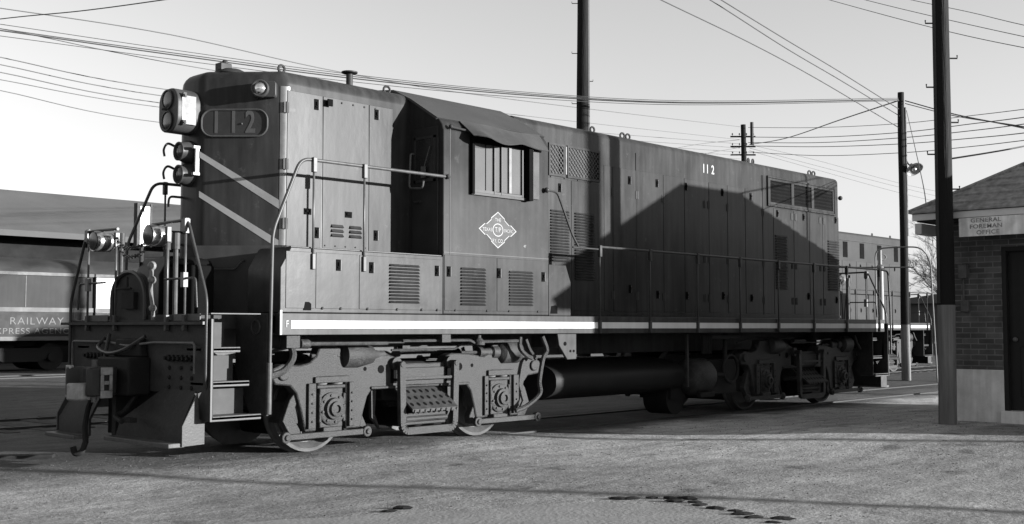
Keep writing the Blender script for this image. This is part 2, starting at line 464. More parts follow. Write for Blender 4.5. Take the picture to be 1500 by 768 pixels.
def bolts(parent, pts, r=.012, name='bolt', mat=None, d=(0, -1, 0)):
    mb = MB()
    for p_ in pts: mb.lathe(p_, d, [(-.004, r), (r * .5, r), (r * .9, r * .5)], 7)
    return mb.build(name, mat or M['hinge'], parent)

def panel(parent, x0, x1, z0, z1, y, side=-1, t=.007, name='access_door', mat=None):
    mb = MB(); mb.box(x0, x1, y - side * .01, y + side * t, z0, z1)
    return mb.build(name, mat or M['paint'], parent, bevel=.003, segs=1)

# ---- trucks ---------------------------------------------------------------
def make_truck(root, xc, name_label=None, detail=True):
    tk = empty('truck', (xc, 0, 0)); tk.parent = root
    wb = 1.36
    for ax in (-wb, wb):
        w = MB(); zc = .508
        for s in (-1, 1):
            w.lathe((ax, s * .66, zc), (0, s, 0), [(-.02, .10), (-.02, .535), (.012, .535), (.03, .512), (.13, .506), (.135, .47), (.11, .445), (.06, .40), (.05, .20), (.12, .15), (.12, .10)], 48)
        w.cyl((ax, -1.0, zc), (ax, 1.0, zc), .09, 16)
        w.build('wheelset', M['wheel'], tk)
        mbm = MB(); mbm.box(ax - .95 if ax > 0 else ax + .95, ax, -.64, .64, .14, .88); mbm.build('traction_motor', M['grime'], tk, bevel=.06, segs=2)
    def mir(pts): return pts + [(-a, b_) for a, b_ in pts[::-1]]
    prof = mir([(-2.12, .80), (-2.17, .88), (-2.15, .97), (-2.02, 1.02), (-1.80, 1.00), (-1.66, 1.03), (-1.57, 1.10), (-1.53, 1.20), (-1.24, 1.20),
                (-1.20, 1.10), (-1.08, 1.05), (-.80, 1.09), (-.52, 1.10), (-.42, 1.07), (-.36, .99)])
    lowl = [(-.45, .70), (-.76, .71), (-.84, .62), (-.90, .44), (-.94, .27), (-1.155, .27), (-1.155, .86), (-1.565, .86), (-1.565, .27), (-1.72, .27), (-1.78, .52), (-1.84, .70), (-1.92, .78)]
    poly = prof + [(-a_, b_) for a_, b_ in lowl[::-1]] + lowl
    for s in (-1, 1):
        sf = MB(); sf.prism(poly, 'y', s * 1.05, s * 1.20)
        o = sf.build('side_frame', M['truck'], tk, bevel=.018, segs=2)
        # ribs, flanges and cast pockets of the frame
        rb = MB()
        y1, y2 = s * 1.195, s * 1.225
        rb.box(-.80, -.30, y1, y2, .70, .735); rb.box(.30, .80, y1, y2, .70, .735)
        rb.box(-.36, .36, s * 1.19, s * 1.24, .73, .94)
        for a in (-1, 1):
            rb.box(a * 1.60, a * 1.70, y1, s * 1.235, .30, .80); rb.box(a * 1.06, a * 1.13, y1, s * 1.235, .30, .80)
            rb.box(a * 1.13, a * 1.61, y1, s * 1.235, .80, .87); rb.cyl((a * 2.02, s * 1.2, .91), (a * 2.02, s * 1.23, .91), .07, 14)
            for zz in (.38, .48, .58, .68): rb.cyl((a * 1.65, s * 1.23, zz), (a * 1.65, s * 1.25, zz), .014, 6); rb.cyl((a * 1.095, s * 1.23, zz), (a * 1.095, s * 1.25, zz), .014, 6)
        rb.build('frame_rib', M['truck'], tk, bevel=.012, segs=2)
        hl = MB()
        for a in (-.64, .64): hl.cyl((a, s * 1.198, .93), (a, s * 1.204, .93), .048, 16)
        for a in (-.88, .86): hl.cyl((a, s * 1.198, .94), (a, s * 1.204, .94), .024, 12)
        hl.box(-.49, -.40, s * 1.198, s * 1.206, .76, 1.03); hl.box(.40, .49, s * 1.198, s * 1.206, .76, 1.03)
        hl.build('frame_opening', M['black'], tk)
        for a in (-wb, wb):
            jb = MB(); jb.box(a - .160, a + .160, s * 1.02, s * 1.20, .30, .74); jb.box(a - .186, a - .150, s * 1.05, s * 1.225, .36, .68); jb.box(a + .150, a + .186, s * 1.05, s * 1.225, .36, .68)
            jb.box(a - .13, a + .13, s * 1.05, s * 1.23, .22, .31); jb.box(a - .20, a + .20, s * 1.04, s * 1.2, .735, .775)
            jo = jb.build('journal_box', M['truck'], tk, bevel=.012, segs=2)
            bk_ = MB(); bk_.box(a - .24, a + .24, s * .98, s * 1.015, .28, .88); bk_.build('pedestal_shade', M['black'], tk)  # black sheet that paints the shade in the gaps around the journal box
            cp = MB(); cp.lathe((a, s * 1.20, .51), (0, s, 0), [(-.02, .185), (.025, .185), (.035, .165), (.035, .125), (.075, .115), (.08, .085), (.11, .08), (.115, .045), (.09, .04)], 30)
            for k in range(8):
                q = 2 * PI * k / 8 + .2; cp.cyl((a + .15 * math.cos(q), s * 1.22, .51 + .15 * math.sin(q)), (a + .15 * math.cos(q), s * 1.25, .51 + .15 * math.sin(q)), .015, 6)
            cp.build('bearing_cap', M['truck'], tk)
            sp = MB()
            for dx in (-.11, .11):
                sp.cyl((a + dx, s * 1.13, .775), (a + dx, s * 1.13, .86), .05, 14)
                for q in range(2): sp.torus((a + dx, s * 1.13, .795 + .04 * q), (0, 0, 1), .066, .018, 16, 6)
            sp.build('coil_spring', M['spring'], tk)
        # brake cylinders lying on the frame, one over each axle
        for a, d in ((-1.05, -1), (1.15, 1)):
            bc = MB()
            if a < 0:
                bc.lathe((-1.19, s * 1.16, 1.10), (1, 0, 0), [(-.03, .05), (-.03, .095), (0, .145), (.20, .150), (.42, .105), (.47, .06), (.55, .045), (.62, .045), (.64, .02)], 24)
                bc.cyl((-1.62, s * 1.16, 1.10), (-1.2, s * 1.16, 1.10), .022, 8); bc.cyl((-1.28, s * 1.16, 1.10), (-1.2, s * 1.16, 1.10), .045, 10)
            else:
                bc.lathe((1.70, s * 1.16, 1.10), (-1, 0, 0), [(-.03, .05), (-.03, .14), (0, .155), (.30, .155), (.34, .12), (.36, .09), (.46, .085), (.48, .055), (.62, .05), (.64, .07), (.70, .07), (.71, .03)], 24)
                bc.cyl((.70, s * 1.16, 1.10), (1.1, s * 1.16, 1.10), .022, 8)
            bc.build('brake_cylinder', M['truck'], tk)
        # brake rigging along the bottom
        br = MB()
        for a in (-1, 1):
            x0, x1 = a * .90, a * 2.02
            br.box(x0, x1, s * 1.235, s * 1.275, .20, .265)
            for xx in (x0, x1): br.lathe((xx, s * 1.225, .232), (0, s, 0), [(0, .062), (.06, .062), (.065, .03), (.085, .03)], 14)
            br.prism([(a * 1.74, .22), (a * 1.86, .20), (a * 1.99, .40), (a * 1.90, .62), (a * 1.80, .74), (a * 1.76, .70), (a * 1.86, .45), (a * 1.76, .30)], 'y', s * 1.08, s * 1.16)
            br.prism([(a * .86, .20), (a * .98, .22), (a * 1.00, .48), (a * .93, .70), (a * .88, .70), (a * .92, .45), (a * .84, .30)], 'y', s * 1.08, s * 1.18)
            br.box(a * 1.77, a * 1.86, s * .72, s * 1.14, .36, .60)
        br.build('brake_rigging', M['truck'], tk, bevel=.006, segs=1)
        # swing hanger loop with the two grating steps
        lp = MB(); yy = s * 1.33
        loop = bend([(-.44, yy, 1.00), (-.42, yy, .20), (.42, yy, .20), (.44, yy, 1.00)], .10, 5)
        for i in range(len(loop) - 1):
            a_, b_ = loop[i], loop[i + 1]; d = (b_ - a_).normalized(); q = Vector((-d.z, 0, d.x)) * .042
            lp.add([a_ - q + Vector((0, -.03, 0)), b_ - q + Vector((0, -.03, 0)), b_ + q + Vector((0, -.03, 0)), a_ + q + Vector((0, -.03, 0)),
                    a_ - q + Vector((0, .03, 0)), b_ - q + Vector((0, .03, 0)), b_ + q + Vector((0, .03, 0)), a_ + q + Vector((0, .03, 0))],
                   [(0, 1, 2, 3), (7, 6, 5, 4), (0, 4, 5, 1), (3, 2, 6, 7), (0, 3, 7, 4), (1, 5, 6, 2)])
        for a in (-.44, .44): lp.cyl((a, s * 1.18, .985), (a, s * 1.37, .985), .035, 12); lp.cyl((a, s * 1.18, .99), (a, s * 1.26, .99), .075, 16)
        lp.box(-.40, .40, s * 1.30, s * 1.335, .80, .83)
        lp.build('swing_hanger', M['truck'], tk)
        # one wide sloping grating step
        st = MB(); w_ = .37; A_ = Vector((0, s * .96, .80)); B_ = Vector((0, s * 1.46, .43)); dv = (B_ - A_); nv = Vector((0, 0, .03))
        def slat(x0, x1, t0, t1, h_=nv):
            p0, p1 = A_ + dv * t0, A_ + dv * t1; q = [Vector((x0, 0, 0)) + p0, Vector((x1, 0, 0)) + p0, Vector((x1, 0, 0)) + p1, Vector((x0, 0, 0)) + p1]
            st.add(q + [v_ + h_ for v_ in q], [(0, 3, 2, 1), (4, 5, 6, 7), (0, 1, 5, 4), (1, 2, 6, 5), (2, 3, 7, 6), (3, 0, 4, 7)])
        slat(-w_, w_, 0, 1)
        for k in range(9):
            xx = -w_ + .02 + k * (2 * w_ - .06) / 8; slat(xx, xx + .02, .985, 1.03, nv * .9)
        st.cur = 1; up_ = Vector((0, 0, .0315))
        for i in range(7):
            for j in range(5):
                cx_ = -w_ + .06 + i * .103 + (.03 if j % 2 else -.01); t_ = .10 + j * .19
                pc = A_ + dv * t_ + up_; q_ = [pc + Vector((cx_ + .026 * math.cos(k * PI / 4), 0, 0)) + dv.normalized() * (.034 * math.sin(k * PI / 4)) for k in range(8)]
                st.add(q_, [tuple(range(8))])
        st.build('step_tread', [M['tread2'], M['black']], tk, recalc=False)
        # leaf spring and hangers seen behind the step
        lf = MB()
        for k in range(5): lf.box(-.40 + .03 * k, .40 - .03 * k, s * .80, s * .92, .60 - .035 * k, .63 - .035 * k)
        lf.build('leaf_spring', M['grime'], tk)
        for a in (-.62, .62):
            hg = MB(); hg.prism([(a - .04, .72), (a + .04, .72), (a + .02, .40), (a + .10 * (1 if a < 0 else -1), .22), (a - .03, .36)], 'y', s * 1.0, s * 1.05); hg.build('spring_hanger', M['truck'], tk)
        sk = MB(); sk.box(-.36, .36, s * 1.24, s * 1.27, .26, .40); sk.cyl((-.34, s * 1.28, .33), (.34, s * 1.28, .33), .035, 10); sk.build('spring_plank', M['truck'], tk, bevel=.01)
        pi = MB()
        pi.tube(bend([(-2.1, s * 1.1, 1.16), (-1.7, s * 1.1, 1.23), (-.2, s * 1.1, 1.23)], .05), .018, 8)
        pi.tube(bend([(-.5, s * 1.22, 1.15), (.55, s * 1.22, 1.15), (.62, s * 1.22, 1.20), (.95, s * 1.22, 1.21)], .05), .014, 6)
        pi.tube(smooth_path([(1.78, s * 1.28, 1.26), (1.84, s * 1.3, 1.12), (1.95, s * 1.31, 1.0)]), .026, 8)
        pi.box(-.25, .15, s * 1.05, s * 1.14, 1.13, 1.20)
        pi.build('air_pipe', M['truck'], tk)
    bo = MB(); bo.box(-.45, .45, -1.0, 1.0, .55, 1.0); bo.box(-1.9, 1.9, -.95, -.85, .55, .95) if False else None
    bo.box(-2.0, 2.0, -.45, .45, .62, .95)
    bo.build('bolster', M['grime'], tk, bevel=.03)
    return tk
M['wheel'] = material('wheel_steel', 0.07, 0.5, 0.35, 6, bump=0.002, bscale=60, metal=0.2)
M['spring'] = material('spring_steel', 0.12, 0.5, 0.3, 10)

def rail_tube(parent, pts, r=.017, mat=None, rad=.09, name='handrail'):
    mb = MB(); mb.tube(bend(pts, rad, 6), r, 10); return mb.build(name, mat or M['rail'], parent, smooth=60)
def stanchion(parent, x, y, z0, z1, mat=None, r=.014, side=-1, lean=0, clampmat=None):
    mb = MB(); mb.cyl((x, y, z0), (x, y, z1), r, 8)
    mb.box(x - .026, x + .026, y - .03 if side < 0 else y - .02, y + .02 if side < 0 else y + .03, z1 - .14, z1 + .022)
    mb.box(x - .022, x + .022, y - .022, y + .022, z0 - .02, z0 + .15)
    return mb.build('stanchion', mat or M['rail'], parent, bevel=.006, segs=1)

def make_locomotive(loc, label, main=True):
    P = M['paint'] if main else M['paint2']
    root = empty('diesel_locomotive', loc); tag(root, label, 'locomotive')
    # -------- underframe
    XE = 15.18
    uf = MB()
    for s in (-1, 1):
        uf.box(.80, 14.98, s * 1.44, s * SW, 1.335, ZD)
        uf.box(.80, 14.98, s * 1.36, s * 1.44, 1.335, 1.36)
    uf.box(.70, 14.98, -1.439, 1.439, 1.545, 1.566)
    uf.box(.05, 15.1, -.45, .45, 1.02, 1.50)
    for k in range(10):
        xx = 1.6 + k * 1.35; uf.box(xx, xx + .08, -1.42, 1.42, 1.34, 1.54)
    uf.build('underframe', P if not main else M['sillpaint'], root, bevel=.006, segs=1)
    for s in (-1, 1):
        sp = MB(); sp.box(.945, 14.93, s * SW, s * (SW + .004), 1.405, 1.490)
        tag(sp.build('sill_stripe', M['sillstripe'], root), 'white stripe along the frame sill')
    if main:
        text('letter_mark', 'F', (.895, -SW - .003, 1.45), (1, 0, 0), .105, M['decal'], root, sx=.75)
        tx = MB(); tx.box(.803, .83, -SW - .004, -SW + .02, 1.34, 1.60); tx.build('corner_plate', M['white'], root)
        jp = MB(); jp.prism([(5.27, 1.334), (5.66, 1.334), (5.66, .99), (5.47, .985), (5.30, 1.18)], 'y', -1.50, -1.46)
        jp.box(5.30, 5.62, -1.46, -1.0, 1.15, 1.32)
        jo = jp.build('jacking_pad', M['sillpaint'], root, bevel=.008)
        hm = MB(); hm.cyl((5.42, -1.501, 1.20), (5.42, -1.507, 1.20), .028, 10); hm.cyl((5.53, -1.501, 1.10), (5.53, -1.507, 1.10), .018, 10); hm.cyl((5.60, -1.501, 1.10), (5.60, -1.507, 1.10), .018, 10)
        hm.build('pad_hole', M['black'], jo)
    # -------- short hood with facets towards the front corners
    if main:
        plan = [(3.20, -HW), (3.20, HW), (1.26, HW), (.63, .205), (.63, -.205), (1.26, -HW)]
        bm, top = plan_body(plan, ZD - .02, ZT, .075, .2, lambda c: c.x < 3)
        top = [e for e in top if not (e.verts[0].co.x > 3.19 and e.verts[1].co.x > 3.19)]
        sel_bevel(bm, top, .17, 5)
        sh = from_bm('short_hood', bm, P, root, 28)
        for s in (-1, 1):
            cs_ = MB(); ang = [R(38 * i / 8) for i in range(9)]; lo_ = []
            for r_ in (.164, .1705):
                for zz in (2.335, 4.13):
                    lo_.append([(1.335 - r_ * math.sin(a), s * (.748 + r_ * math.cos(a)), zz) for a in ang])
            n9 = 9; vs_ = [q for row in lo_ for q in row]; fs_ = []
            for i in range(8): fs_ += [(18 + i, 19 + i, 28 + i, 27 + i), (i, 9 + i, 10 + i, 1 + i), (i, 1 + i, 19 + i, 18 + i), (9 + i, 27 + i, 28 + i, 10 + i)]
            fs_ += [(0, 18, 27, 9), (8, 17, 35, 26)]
            cs_.add(vs_, fs_); cs_.build('corner_highlight', M['cornerglint'], sh)  # paler glossy strip added to paint the sun highlight on the rounded corner
        # dark front facets are bolted sheets over the nose
        fu = Vector((.63, -.71, 0)).normalized(); fn = Vector((-.71, -.63, 0)).normalized()
        def F(t, z, d=0): return Vector((.63, -.205, 0)) + fu * t + fn * d + Vector((0, 0, z))
        L = (Vector((1.26, -HW, 0)) - Vector((.63, -.205, 0))).length
        def fpatch(name, pts, mat, d0=.0, d1=.005, parent=None):
            n_ = len(pts); mb = MB()
            vs = [F(t, z, d0) for t, z in pts] + [F(t, z, d1) for t, z in pts]
            mb.add(vs, [tuple(range(n_))[::-1], tuple(range(n_, 2 * n_))] + [(i, (i + 1) % n_, n_ + (i + 1) % n_, n_ + i) for i in range(n_)])
            return mb.build(name, mat, parent or sh)
        # stripes (lighter grey), running on round the corner highlight strip
        for pts_ in ([(.0, 3.392), (.90, 2.842), (.90, 2.742), (.0, 3.323)], [(.0, 2.945), (.90, 2.39), (.90, 2.335), (.84, 2.335), (.0, 2.876)]):
            tag(fpatch('nose_stripe', pts_, M['greystripe'], -.004, .003), 'pale diagonal stripe')
        # number board
        def rrect(t0, t1, z0, z1, r, k=6):
            o = []
            for cx_, cz_, a0 in ((t1 - r, z1 - r, 0), (t0 + r, z1 - r, 90), (t0 + r, z0 + r, 180), (t1 - r, z0 + r, 270)):
                for i in range(k + 1):
                    a = R(a0 + 90 * i / k); o.append((cx_ + r * math.cos(a), cz_ + r * math.sin(a)))
            return o
        nb = fpatch('number_board', rrect(.02, .765, 3.56, 3.86, .12), M['paint_dark'], 0, .012)
        rim = MB(); rp = [F(t, z, .016) for t, z in rrect(.02, .765, 3.56, 3.86, .12)]; rp.append(rp[0]); rim.tube(rp, .012, 6, False); rim.build('rim', M['rimpaint'], nb)
        for s_, t in (('1', .185), ('1', .38), ('2', .57)):
            text('digit', s_, F(t, 3.71, .013), fu, .35, M['numberpaint'], nb, sx=.68 if s_ == '1' else .66, bold=.008)
        db = MB(); db.ball(F(.475, 3.70, .015), .012, 8); db.build('board_dot', M['numberpaint'], nb)
        # class light on its bracket
        c0 = F(.72, 4.085, 0)
        cl = MB(); cl.prism([(-.10, -.10), (.14, -.10), (.14, .10), (-.10, .10)], 'z', 0, 1) if False else None
        vs = []
        for d_ in (0, .085):
            for t, z in rrect(.62, .87, 3.99, 4.17, .03, 3): vs.append(F(t, z, d_))
        k_ = len(vs) // 2; cl.add(vs, [tuple(range(k_))[::-1], tuple(range(k_, 2 * k_))] + [(i, (i + 1) % k_, k_ + (i + 1) % k_, k_ + i) for i in range(k_)])
        cl.lathe(F(.70, 4.08, .08), fn, [(-.02, .10), (.055, .10), (.06, .085), (.045, .07)], 22)
        clo = cl.build('class_light', M['paintfront'], sh, bevel=.004, segs=1)
        le = MB(); le.lathe(F(.70, 4.08, .12), fn, [(-.02, .068), (.01, .066), (.035, .045), (.045, .01)], 20); le.build('lens', M['chromelens'], clo)
        # headlight housing
        hs = MB(); out = []
        for cy_, cz_, a0 in ((.20 - .15, 4.09 - .17, 0), (-.20 + .15, 4.09 - .17, 90), (-.20 + .15, 3.60 + .17, 180), (.20 - .15, 3.60 + .17, 270)):
            for i in range(7):
                a = R(a0 + 15 * i); out.append((cy_ + .15 * math.cos(a), cz_ + .17 * math.sin(a)))
        hs.prism(out, 'x', .345, .64)
        ho = hs.build('headlight', M['paintfront'], sh, bevel=.012, segs=2)
        for zz in (3.965, 3.725):
            lz = MB(); lz.lathe((.337, 0, zz), (-1, 0, 0), [(0, .112), (.012, .112), (.014, .10), (.004, .095), (-.02, .09)], 22); lz.build('lamp_ring', M['paintfront'], ho)
            lz = MB(); lz.lathe((.333, 0, zz), (-1, 0, 0), [(0, .092), (.003, .08), (.008, .03)], 18); lz.build('lens', M['lens'], ho)
        wp = MB(); wp.box(.40, .575, -.204, -.200, 3.68, 4.00); wp.build('side_plate', M['plate'], ho)
        wc = MB()
        for zz in (3.69, 4.0): wc.box(.405, .445, -.222, -.203, zz - .02, zz + .03); wc.cyl((.425, -.235, zz), (.425, -.2, zz), .014, 8)
        wc.build('catch', M['paint_dark'], ho)
        hk = MB(); hk.tube(bend([(.335, 0, 3.85), (.27, 0, 3.85)], .01), .012, 6); hk.build('pull_knob', M['paint_dark'], ho)
        # twin signal lamps below
        for zz in (3.40, 3.14):
            ca = MB(); ca.lathe((.64, 0, zz), (-1, 0, 0), [(0, .135), (.06, .130), (.13, .105), (.16, .108), (.165, .092), (.14, .08)], 24)
            co = ca.build('signal_lamp', M['paintfront'], sh)
            lz = MB(); lz.lathe((.50, 0, zz), (-1, 0, 0), [(0, .085), (.01, .07), (.016, .02)], 20); lz.build('lens', M['lens'], co)
            hk = MB(); hk.tube(smooth_path([(.55, .16, zz + .07), (.45, .17, zz + .10), (.40, .17, zz + .03), (.41, .17, zz - .05)], 5), .014, 6); hk.build('hook', M['paint_dark'], co)
        br = MB(); br.box(.585, .628, -.200, -.170, 3.13, 3.44); br.box(.55, .628, -.215, -.17, 3.12, 3.15); br.box(.55, .628, -.215, -.17, 3.42, 3.45); br.build('lamp_bracket', M['white'], sh)
        # grab irons on the centre strip
        for zz in (2.90, 2.50, 2.36):
            gi = MB(); gi.tube(bend([(.64, .16, zz), (.47, .16, zz), (.46, .16, zz - .12)], .05), .014, 6); gi.build('grab_iron', M['rail'], sh)
        # nose base plate with handles
        bp = MB(); 
        vs = [F(-.02, 1.575, 0), F(L + .0, 1.575, 0), F(L, 2.330, 0), F(-.02, 2.330, 0)]
        vs2 = [q + fn * .012 for q in vs]; bp.add(vs + vs2, [(0, 3, 2, 1), (4, 5, 6, 7), (0, 1, 5, 4), (1, 2, 6, 5), (2, 3, 7, 6), (3, 0, 4, 7)])
        bpo = bp.build('nose_skirt', M['paintfront'], sh)
        gi = MB(); gi.tube(bend([F(.05, 2.06, .012), F(.05, 2.06, .07), F(.44, 2.06, .07), F(.52, 2.16, .07), F(.52, 2.16, .012)], .03), .012, 6); gi.build('grab_iron', M['rail'], sh)
        # bell hatch lump and stack on the roof
        be = MB(); be.lathe((1.02, -.20, ZT - .01), (0, 0, 1), [(0, .20), (.03, .18), (.06, .12), (.075, .05)], 20); be.box(.85, 1.0, -.26, -.14, ZT + .02, ZT + .11); be.ball((.93, -.22, ZT + .12), .035, 10)
        be.build('roof_vent', M['paint_dark'], sh, bevel=.01)
        stk = MB(); stk.lathe((2.52, -.50, ZT - .02), (0, 0, 1), [(0, .042), (.22, .042), (.225, .075), (.235, .10), (.25, .10), (.26, .03)], 20); stk.build('exhaust_stack', M['paint_dark'], sh)
        eye(sh, 1.37, -.70, ZT - .01); eye(sh, 2.95, -.70, ZT - .01, .3)
        bolts(sh, [(1.6 + .27 * k, -.74, ZT - .005) for k in range(6)], .014, 'bolt', d=(0, 0, 1))
        # side sheets and doors
        y = -HW
        for s in (-1, 1):
            panel(sh, 1.30, 1.785, 2.33, 4.09, s * HW, s); panel(sh, 1.803, 2.475, 2.33, 4.09, s * HW, s); panel(sh, 2.493, 2.86 if s < 0 else 3.1, 2.33, 4.09, s * HW, s)
            for zz in (3.89, 3.25, 2.58): hinge(sh, 1.285, zz, s * HW, s)
            for xx, zz in ((1.70, 3.98), (2.60, 3.985), (1.72, 2.50), (2.60, 2.52)): latch(sh, xx, zz, s * (HW + .007), s)
            for xx, zz in ((1.59, 2.735), (2.18, 2.74)):
                lb = MB(); lb.box(xx - .05, xx + .05, s * HW, s * (HW + .015), zz - .035, zz + .035); lb.box(xx - .03, xx + .025, s * (HW + .015), s * (HW + .03), zz - .01, zz + .02); lb.build('latch', [M['black']], sh)
            for x0, x1 in ((1.93, 2.10), (2.20, 2.37)): louver(sh, x0, x1, 2.46, 2.62, s * (HW + .007), 3, P, s)
        bolts(sh, [(1.9 + .17 * k, -HW - .008, 4.05) for k in range(5)], .012)
        bolts(sh, [(1.84 + .15 * k, -HW - .008, 2.36) for k in range(5)], .010)
        kb = MB(); kb.cyl((1.86, -HW - .005, 4.02), (1.86, -HW - .05, 4.02), .03, 12); kb.box(1.83, 1.90, -HW - .06, -HW - .04, 3.98, 4.06); kb.build('filler_cap', M['black'], sh)
        # -------- side boxes along the short hood (their top is the walkway)
        for s in (-1, 1):
            bb = MB(); bb.prism([(.80, ZD + .002), (3.15, ZD + .002), (3.15, 2.27), (.935, 2.27), (.80, 2.05)], 'y', s * .925, s * SW)
            bo = bb.build('battery_box', M['boxpaint'], root, bevel=.01, segs=2)
            if s < 0: tag(bo, 'low side box under the cab door walkway')
            for x0, x1 in ((.87, 1.245), (1.262, 1.845), (1.862, 3.12)): panel(bo, x0, x1, 1.62 if x0 > 1 else 1.62, 2.225, s * SW, s, .006, mat=M['boxpaint'])
            louver(bo, 2.30, 2.75, 1.69, 2.15, s * (SW + .006), 12, M['boxpaint'], s)
            for xx, zz in ((1.562, 2.10), (2.03, 2.09), (3.04, 2.09)): latch(bo, xx, zz, s * (SW + .006), s)
            bolts(bo, [(xx, s * (SW + .006), 1.625) for xx in (1.35, 1.6, 1.98, 2.42, 2.8, 3.05)], .016, 'hinge', d=(0, s, 0))
            nt = MB(); nt.prism([(1.10, 1.60), (1.20, 1.60), (1.20, 1.67), (1.17, 1.69), (1.12, 1.69)], 'y', s * (SW + .004), s * (SW + .009)); nt.build('drain_notch', M['black'], bo)
            wk = MB(); wk.box(.95, 3.14, s * .93, s * 1.50, 2.271, 2.280); wk.build('walkway', M['steptread'], bo)
        # -------- cab
        sect = [(-SW, ZD + .004), (SW, ZD + .004), (SW, 3.80), (1.49, 3.88), (1.43, 3.95), (.95, 4.24), (.62, 4.40), (.3, 4.44), (-.3, 4.44), (-.62, 4.40), (-.95, 4.24), (-1.43, 3.95), (-1.49, 3.88), (-SW, 3.80)]
        cb = MB(); cb.prism([(yy, zz) for yy, zz in sect if True], 'x', 3.15, 5.07)
        cab = cb.build('cab', M['cabpaint'], root, smooth=35, bevel=.012, segs=2)
        rf = MB(); rs = [(q[0] * 1.004, q[1] + .012) for q in sect[3:11+1]]
        ins = [(q[0] * .98, q[1] - .02) for q in rs][::-1]
        rf.prism(rs + ins, 'x', 3.125, 5.09)
        rf.build('cab_roof', M['roofpaint'], cab, smooth=35)
        # rain gutter rod over the side, front corner strip, seams
        gt = MB(); gt.cyl((3.25, -SW - .03, 3.845), (3.60, -SW - .03, 3.83), .014, 8); gt.ball((3.245, -SW - .03, 3.85), .028, 10); gt.build('awning_rod', M['paint_dark'], cab)
        se = MB(); se.box(3.255, 3.262, -SW - .004, -SW, 1.6, 3.83); se.box(3.16, 5.06, -SW - .004, -SW, 2.315, 2.325); se.build('seam', M['seam'], cab)
        for x0, x1 in ((3.17, 4.06), (4.08, 5.05)): panel(cab, x0, x1, 1.62, 2.29, -SW, -1, .006, mat=M['cabpaint'])
        louver(cab, 3.44, 3.86, 1.68, 2.155, -SW - .006, 12, M['cabpaint']); louver(cab, 4.30, 4.735, 1.69, 2.145, -SW - .006, 12, M['cabpaint'])
        for xx, zz in ((3.235, 2.09), (4.11, 2.10), (4.95, 2.08)): latch(cab, xx, zz, -SW - .006)
        bolts(cab, [(xx, -SW - .006, 1.625) for xx in (3.35, 3.9, 4.3, 4.85)], .014)
        # side window group: sliding sashes, mullions, wind deflector
        ys = -SW
        wf = MB()
        wf.cur = 0
        wf.box(3.600, 3.640, ys - .05, ys, 3.06, 3.76); wf.box(3.60, 4.83, ys - .03, ys, 3.745, 3.79); 
        wf.box(3.64, 4.58, ys - .012, ys - .004, 3.10, 3.745)
        wf.cur = 1; wf.box(3.60, 4.60, ys - .035, ys, 3.055, 3.085)
        wfo = wf.build('side_window', [M['black'], M['trimgrey']], cab)
        fr = MB()
        for x0, x1 in ((3.990, 4.010), (4.120, 4.136), (4.508, 4.530)): fr.box(x0, x1, ys - .045, ys - .012, 3.086, 3.70)
        fr.box(3.64, 3.985, ys - .04, ys - .012, 3.086, 3.12); fr.box(4.012, 4.53, ys - .04, ys - .012, 3.086, 3.115)
        fr.build('sash', M['sash'], wfo)
        br = MB(); br.box(4.265, 4.31, ys - .042, ys - .0125, 3.12, 3.70); br.build('window_post', M['clamp'], wfo)
        for x0, x1 in ((3.645, 3.845), (3.862, 3.984), (4.013, 4.113), (4.138, 4.262), (4.313, 4.506)):
            gp = MB(); gp.box(x0, x1, ys - .022, ys - .014, 3.122, 3.70); gp.build('pane', M['glasspane'], wfo)
        dk = MB(); dk.box(4.585, 4.66, ys - .10, ys, 3.05, 3.74); dk.build('window_jamb', M['black'], wfo)
        lt = MB(); lt.box(4.662, 4.672, ys - .09, ys - .002, 3.06, 3.73); lt.build('jamb_trim', M['clamp'], wfo)
        wd = MB(); wd.box(4.69, 4.86, ys - .022, ys - .004, 3.09, 3.71); wd.build('wind_deflector', M['deflector'], wfo)
        # canvas awning drooping from the eave
        bm = bmesh.new(); NX, NY = 24, 8; rows = []
        for i in range(NX + 1):
            u = i / NX; x = 3.50 + u * 1.47; row = []
            ex = 4.98; 
            outy = -SW - .02 - .30 * min(1, max(0, u) * 5 + .5) * (1 - .75 * u)
            droop = 3.755 - .05 * math.sin(PI * min(1, u / .62)) ** 2 + .008 * math.sin(u * 9) 
            if u > .62: droop = 3.745 - .02 * math.sin((u - .62) * 8)
            for j in range(NY + 1):
                w = j / NY; yy = -1.44 + (outy + 1.44) * w; zz = 3.965 + (droop - 3.965) * (w ** .9)
                row.append((x, yy, zz + .01 * math.sin(3 * w + 7 * u)))
            rows.append(row)
        V = [[bm.verts.new(p_) for p_ in row] for row in rows]
        for i in range(NX):
            for j in range(NY): bm.faces.new((V[i][j], V[i + 1][j], V[i + 1][j + 1], V[i][j + 1]))
        bmesh.ops.recalc_face_normals(bm, faces=bm.faces)
        ao = from_bm('awning', bm, M['canvas'], cab, 60); sm = ao.modifiers.new('thick', 'SOLIDIFY'); sm.thickness = .012
        tag(ao, 'sagging canvas awning over the side window')
        # cab front door beside the short hood
        dr = MB(); dr.box(3.135, 3.149, -1.44, -.98, 2.285, 3.86); do_ = dr.build('cab_door', M['paint_dark'], cab, bevel=.006)
        gl = MB(); gl.box(3.128, 3.136, -1.37, -1.05, 3.22, 3.72); gl.build('door_window', M['lens'], do_)
        fr2 = MB()
        for q in ((-1.40, -1.37, 3.19, 3.75), (-1.05, -1.02, 3.19, 3.75), (-1.40, -1.02, 3.19, 3.22), (-1.40, -1.02, 3.72, 3.75)): fr2.box(3.120, 3.136, *q)
        fr2.build('window_frame', M['rail'], do_)
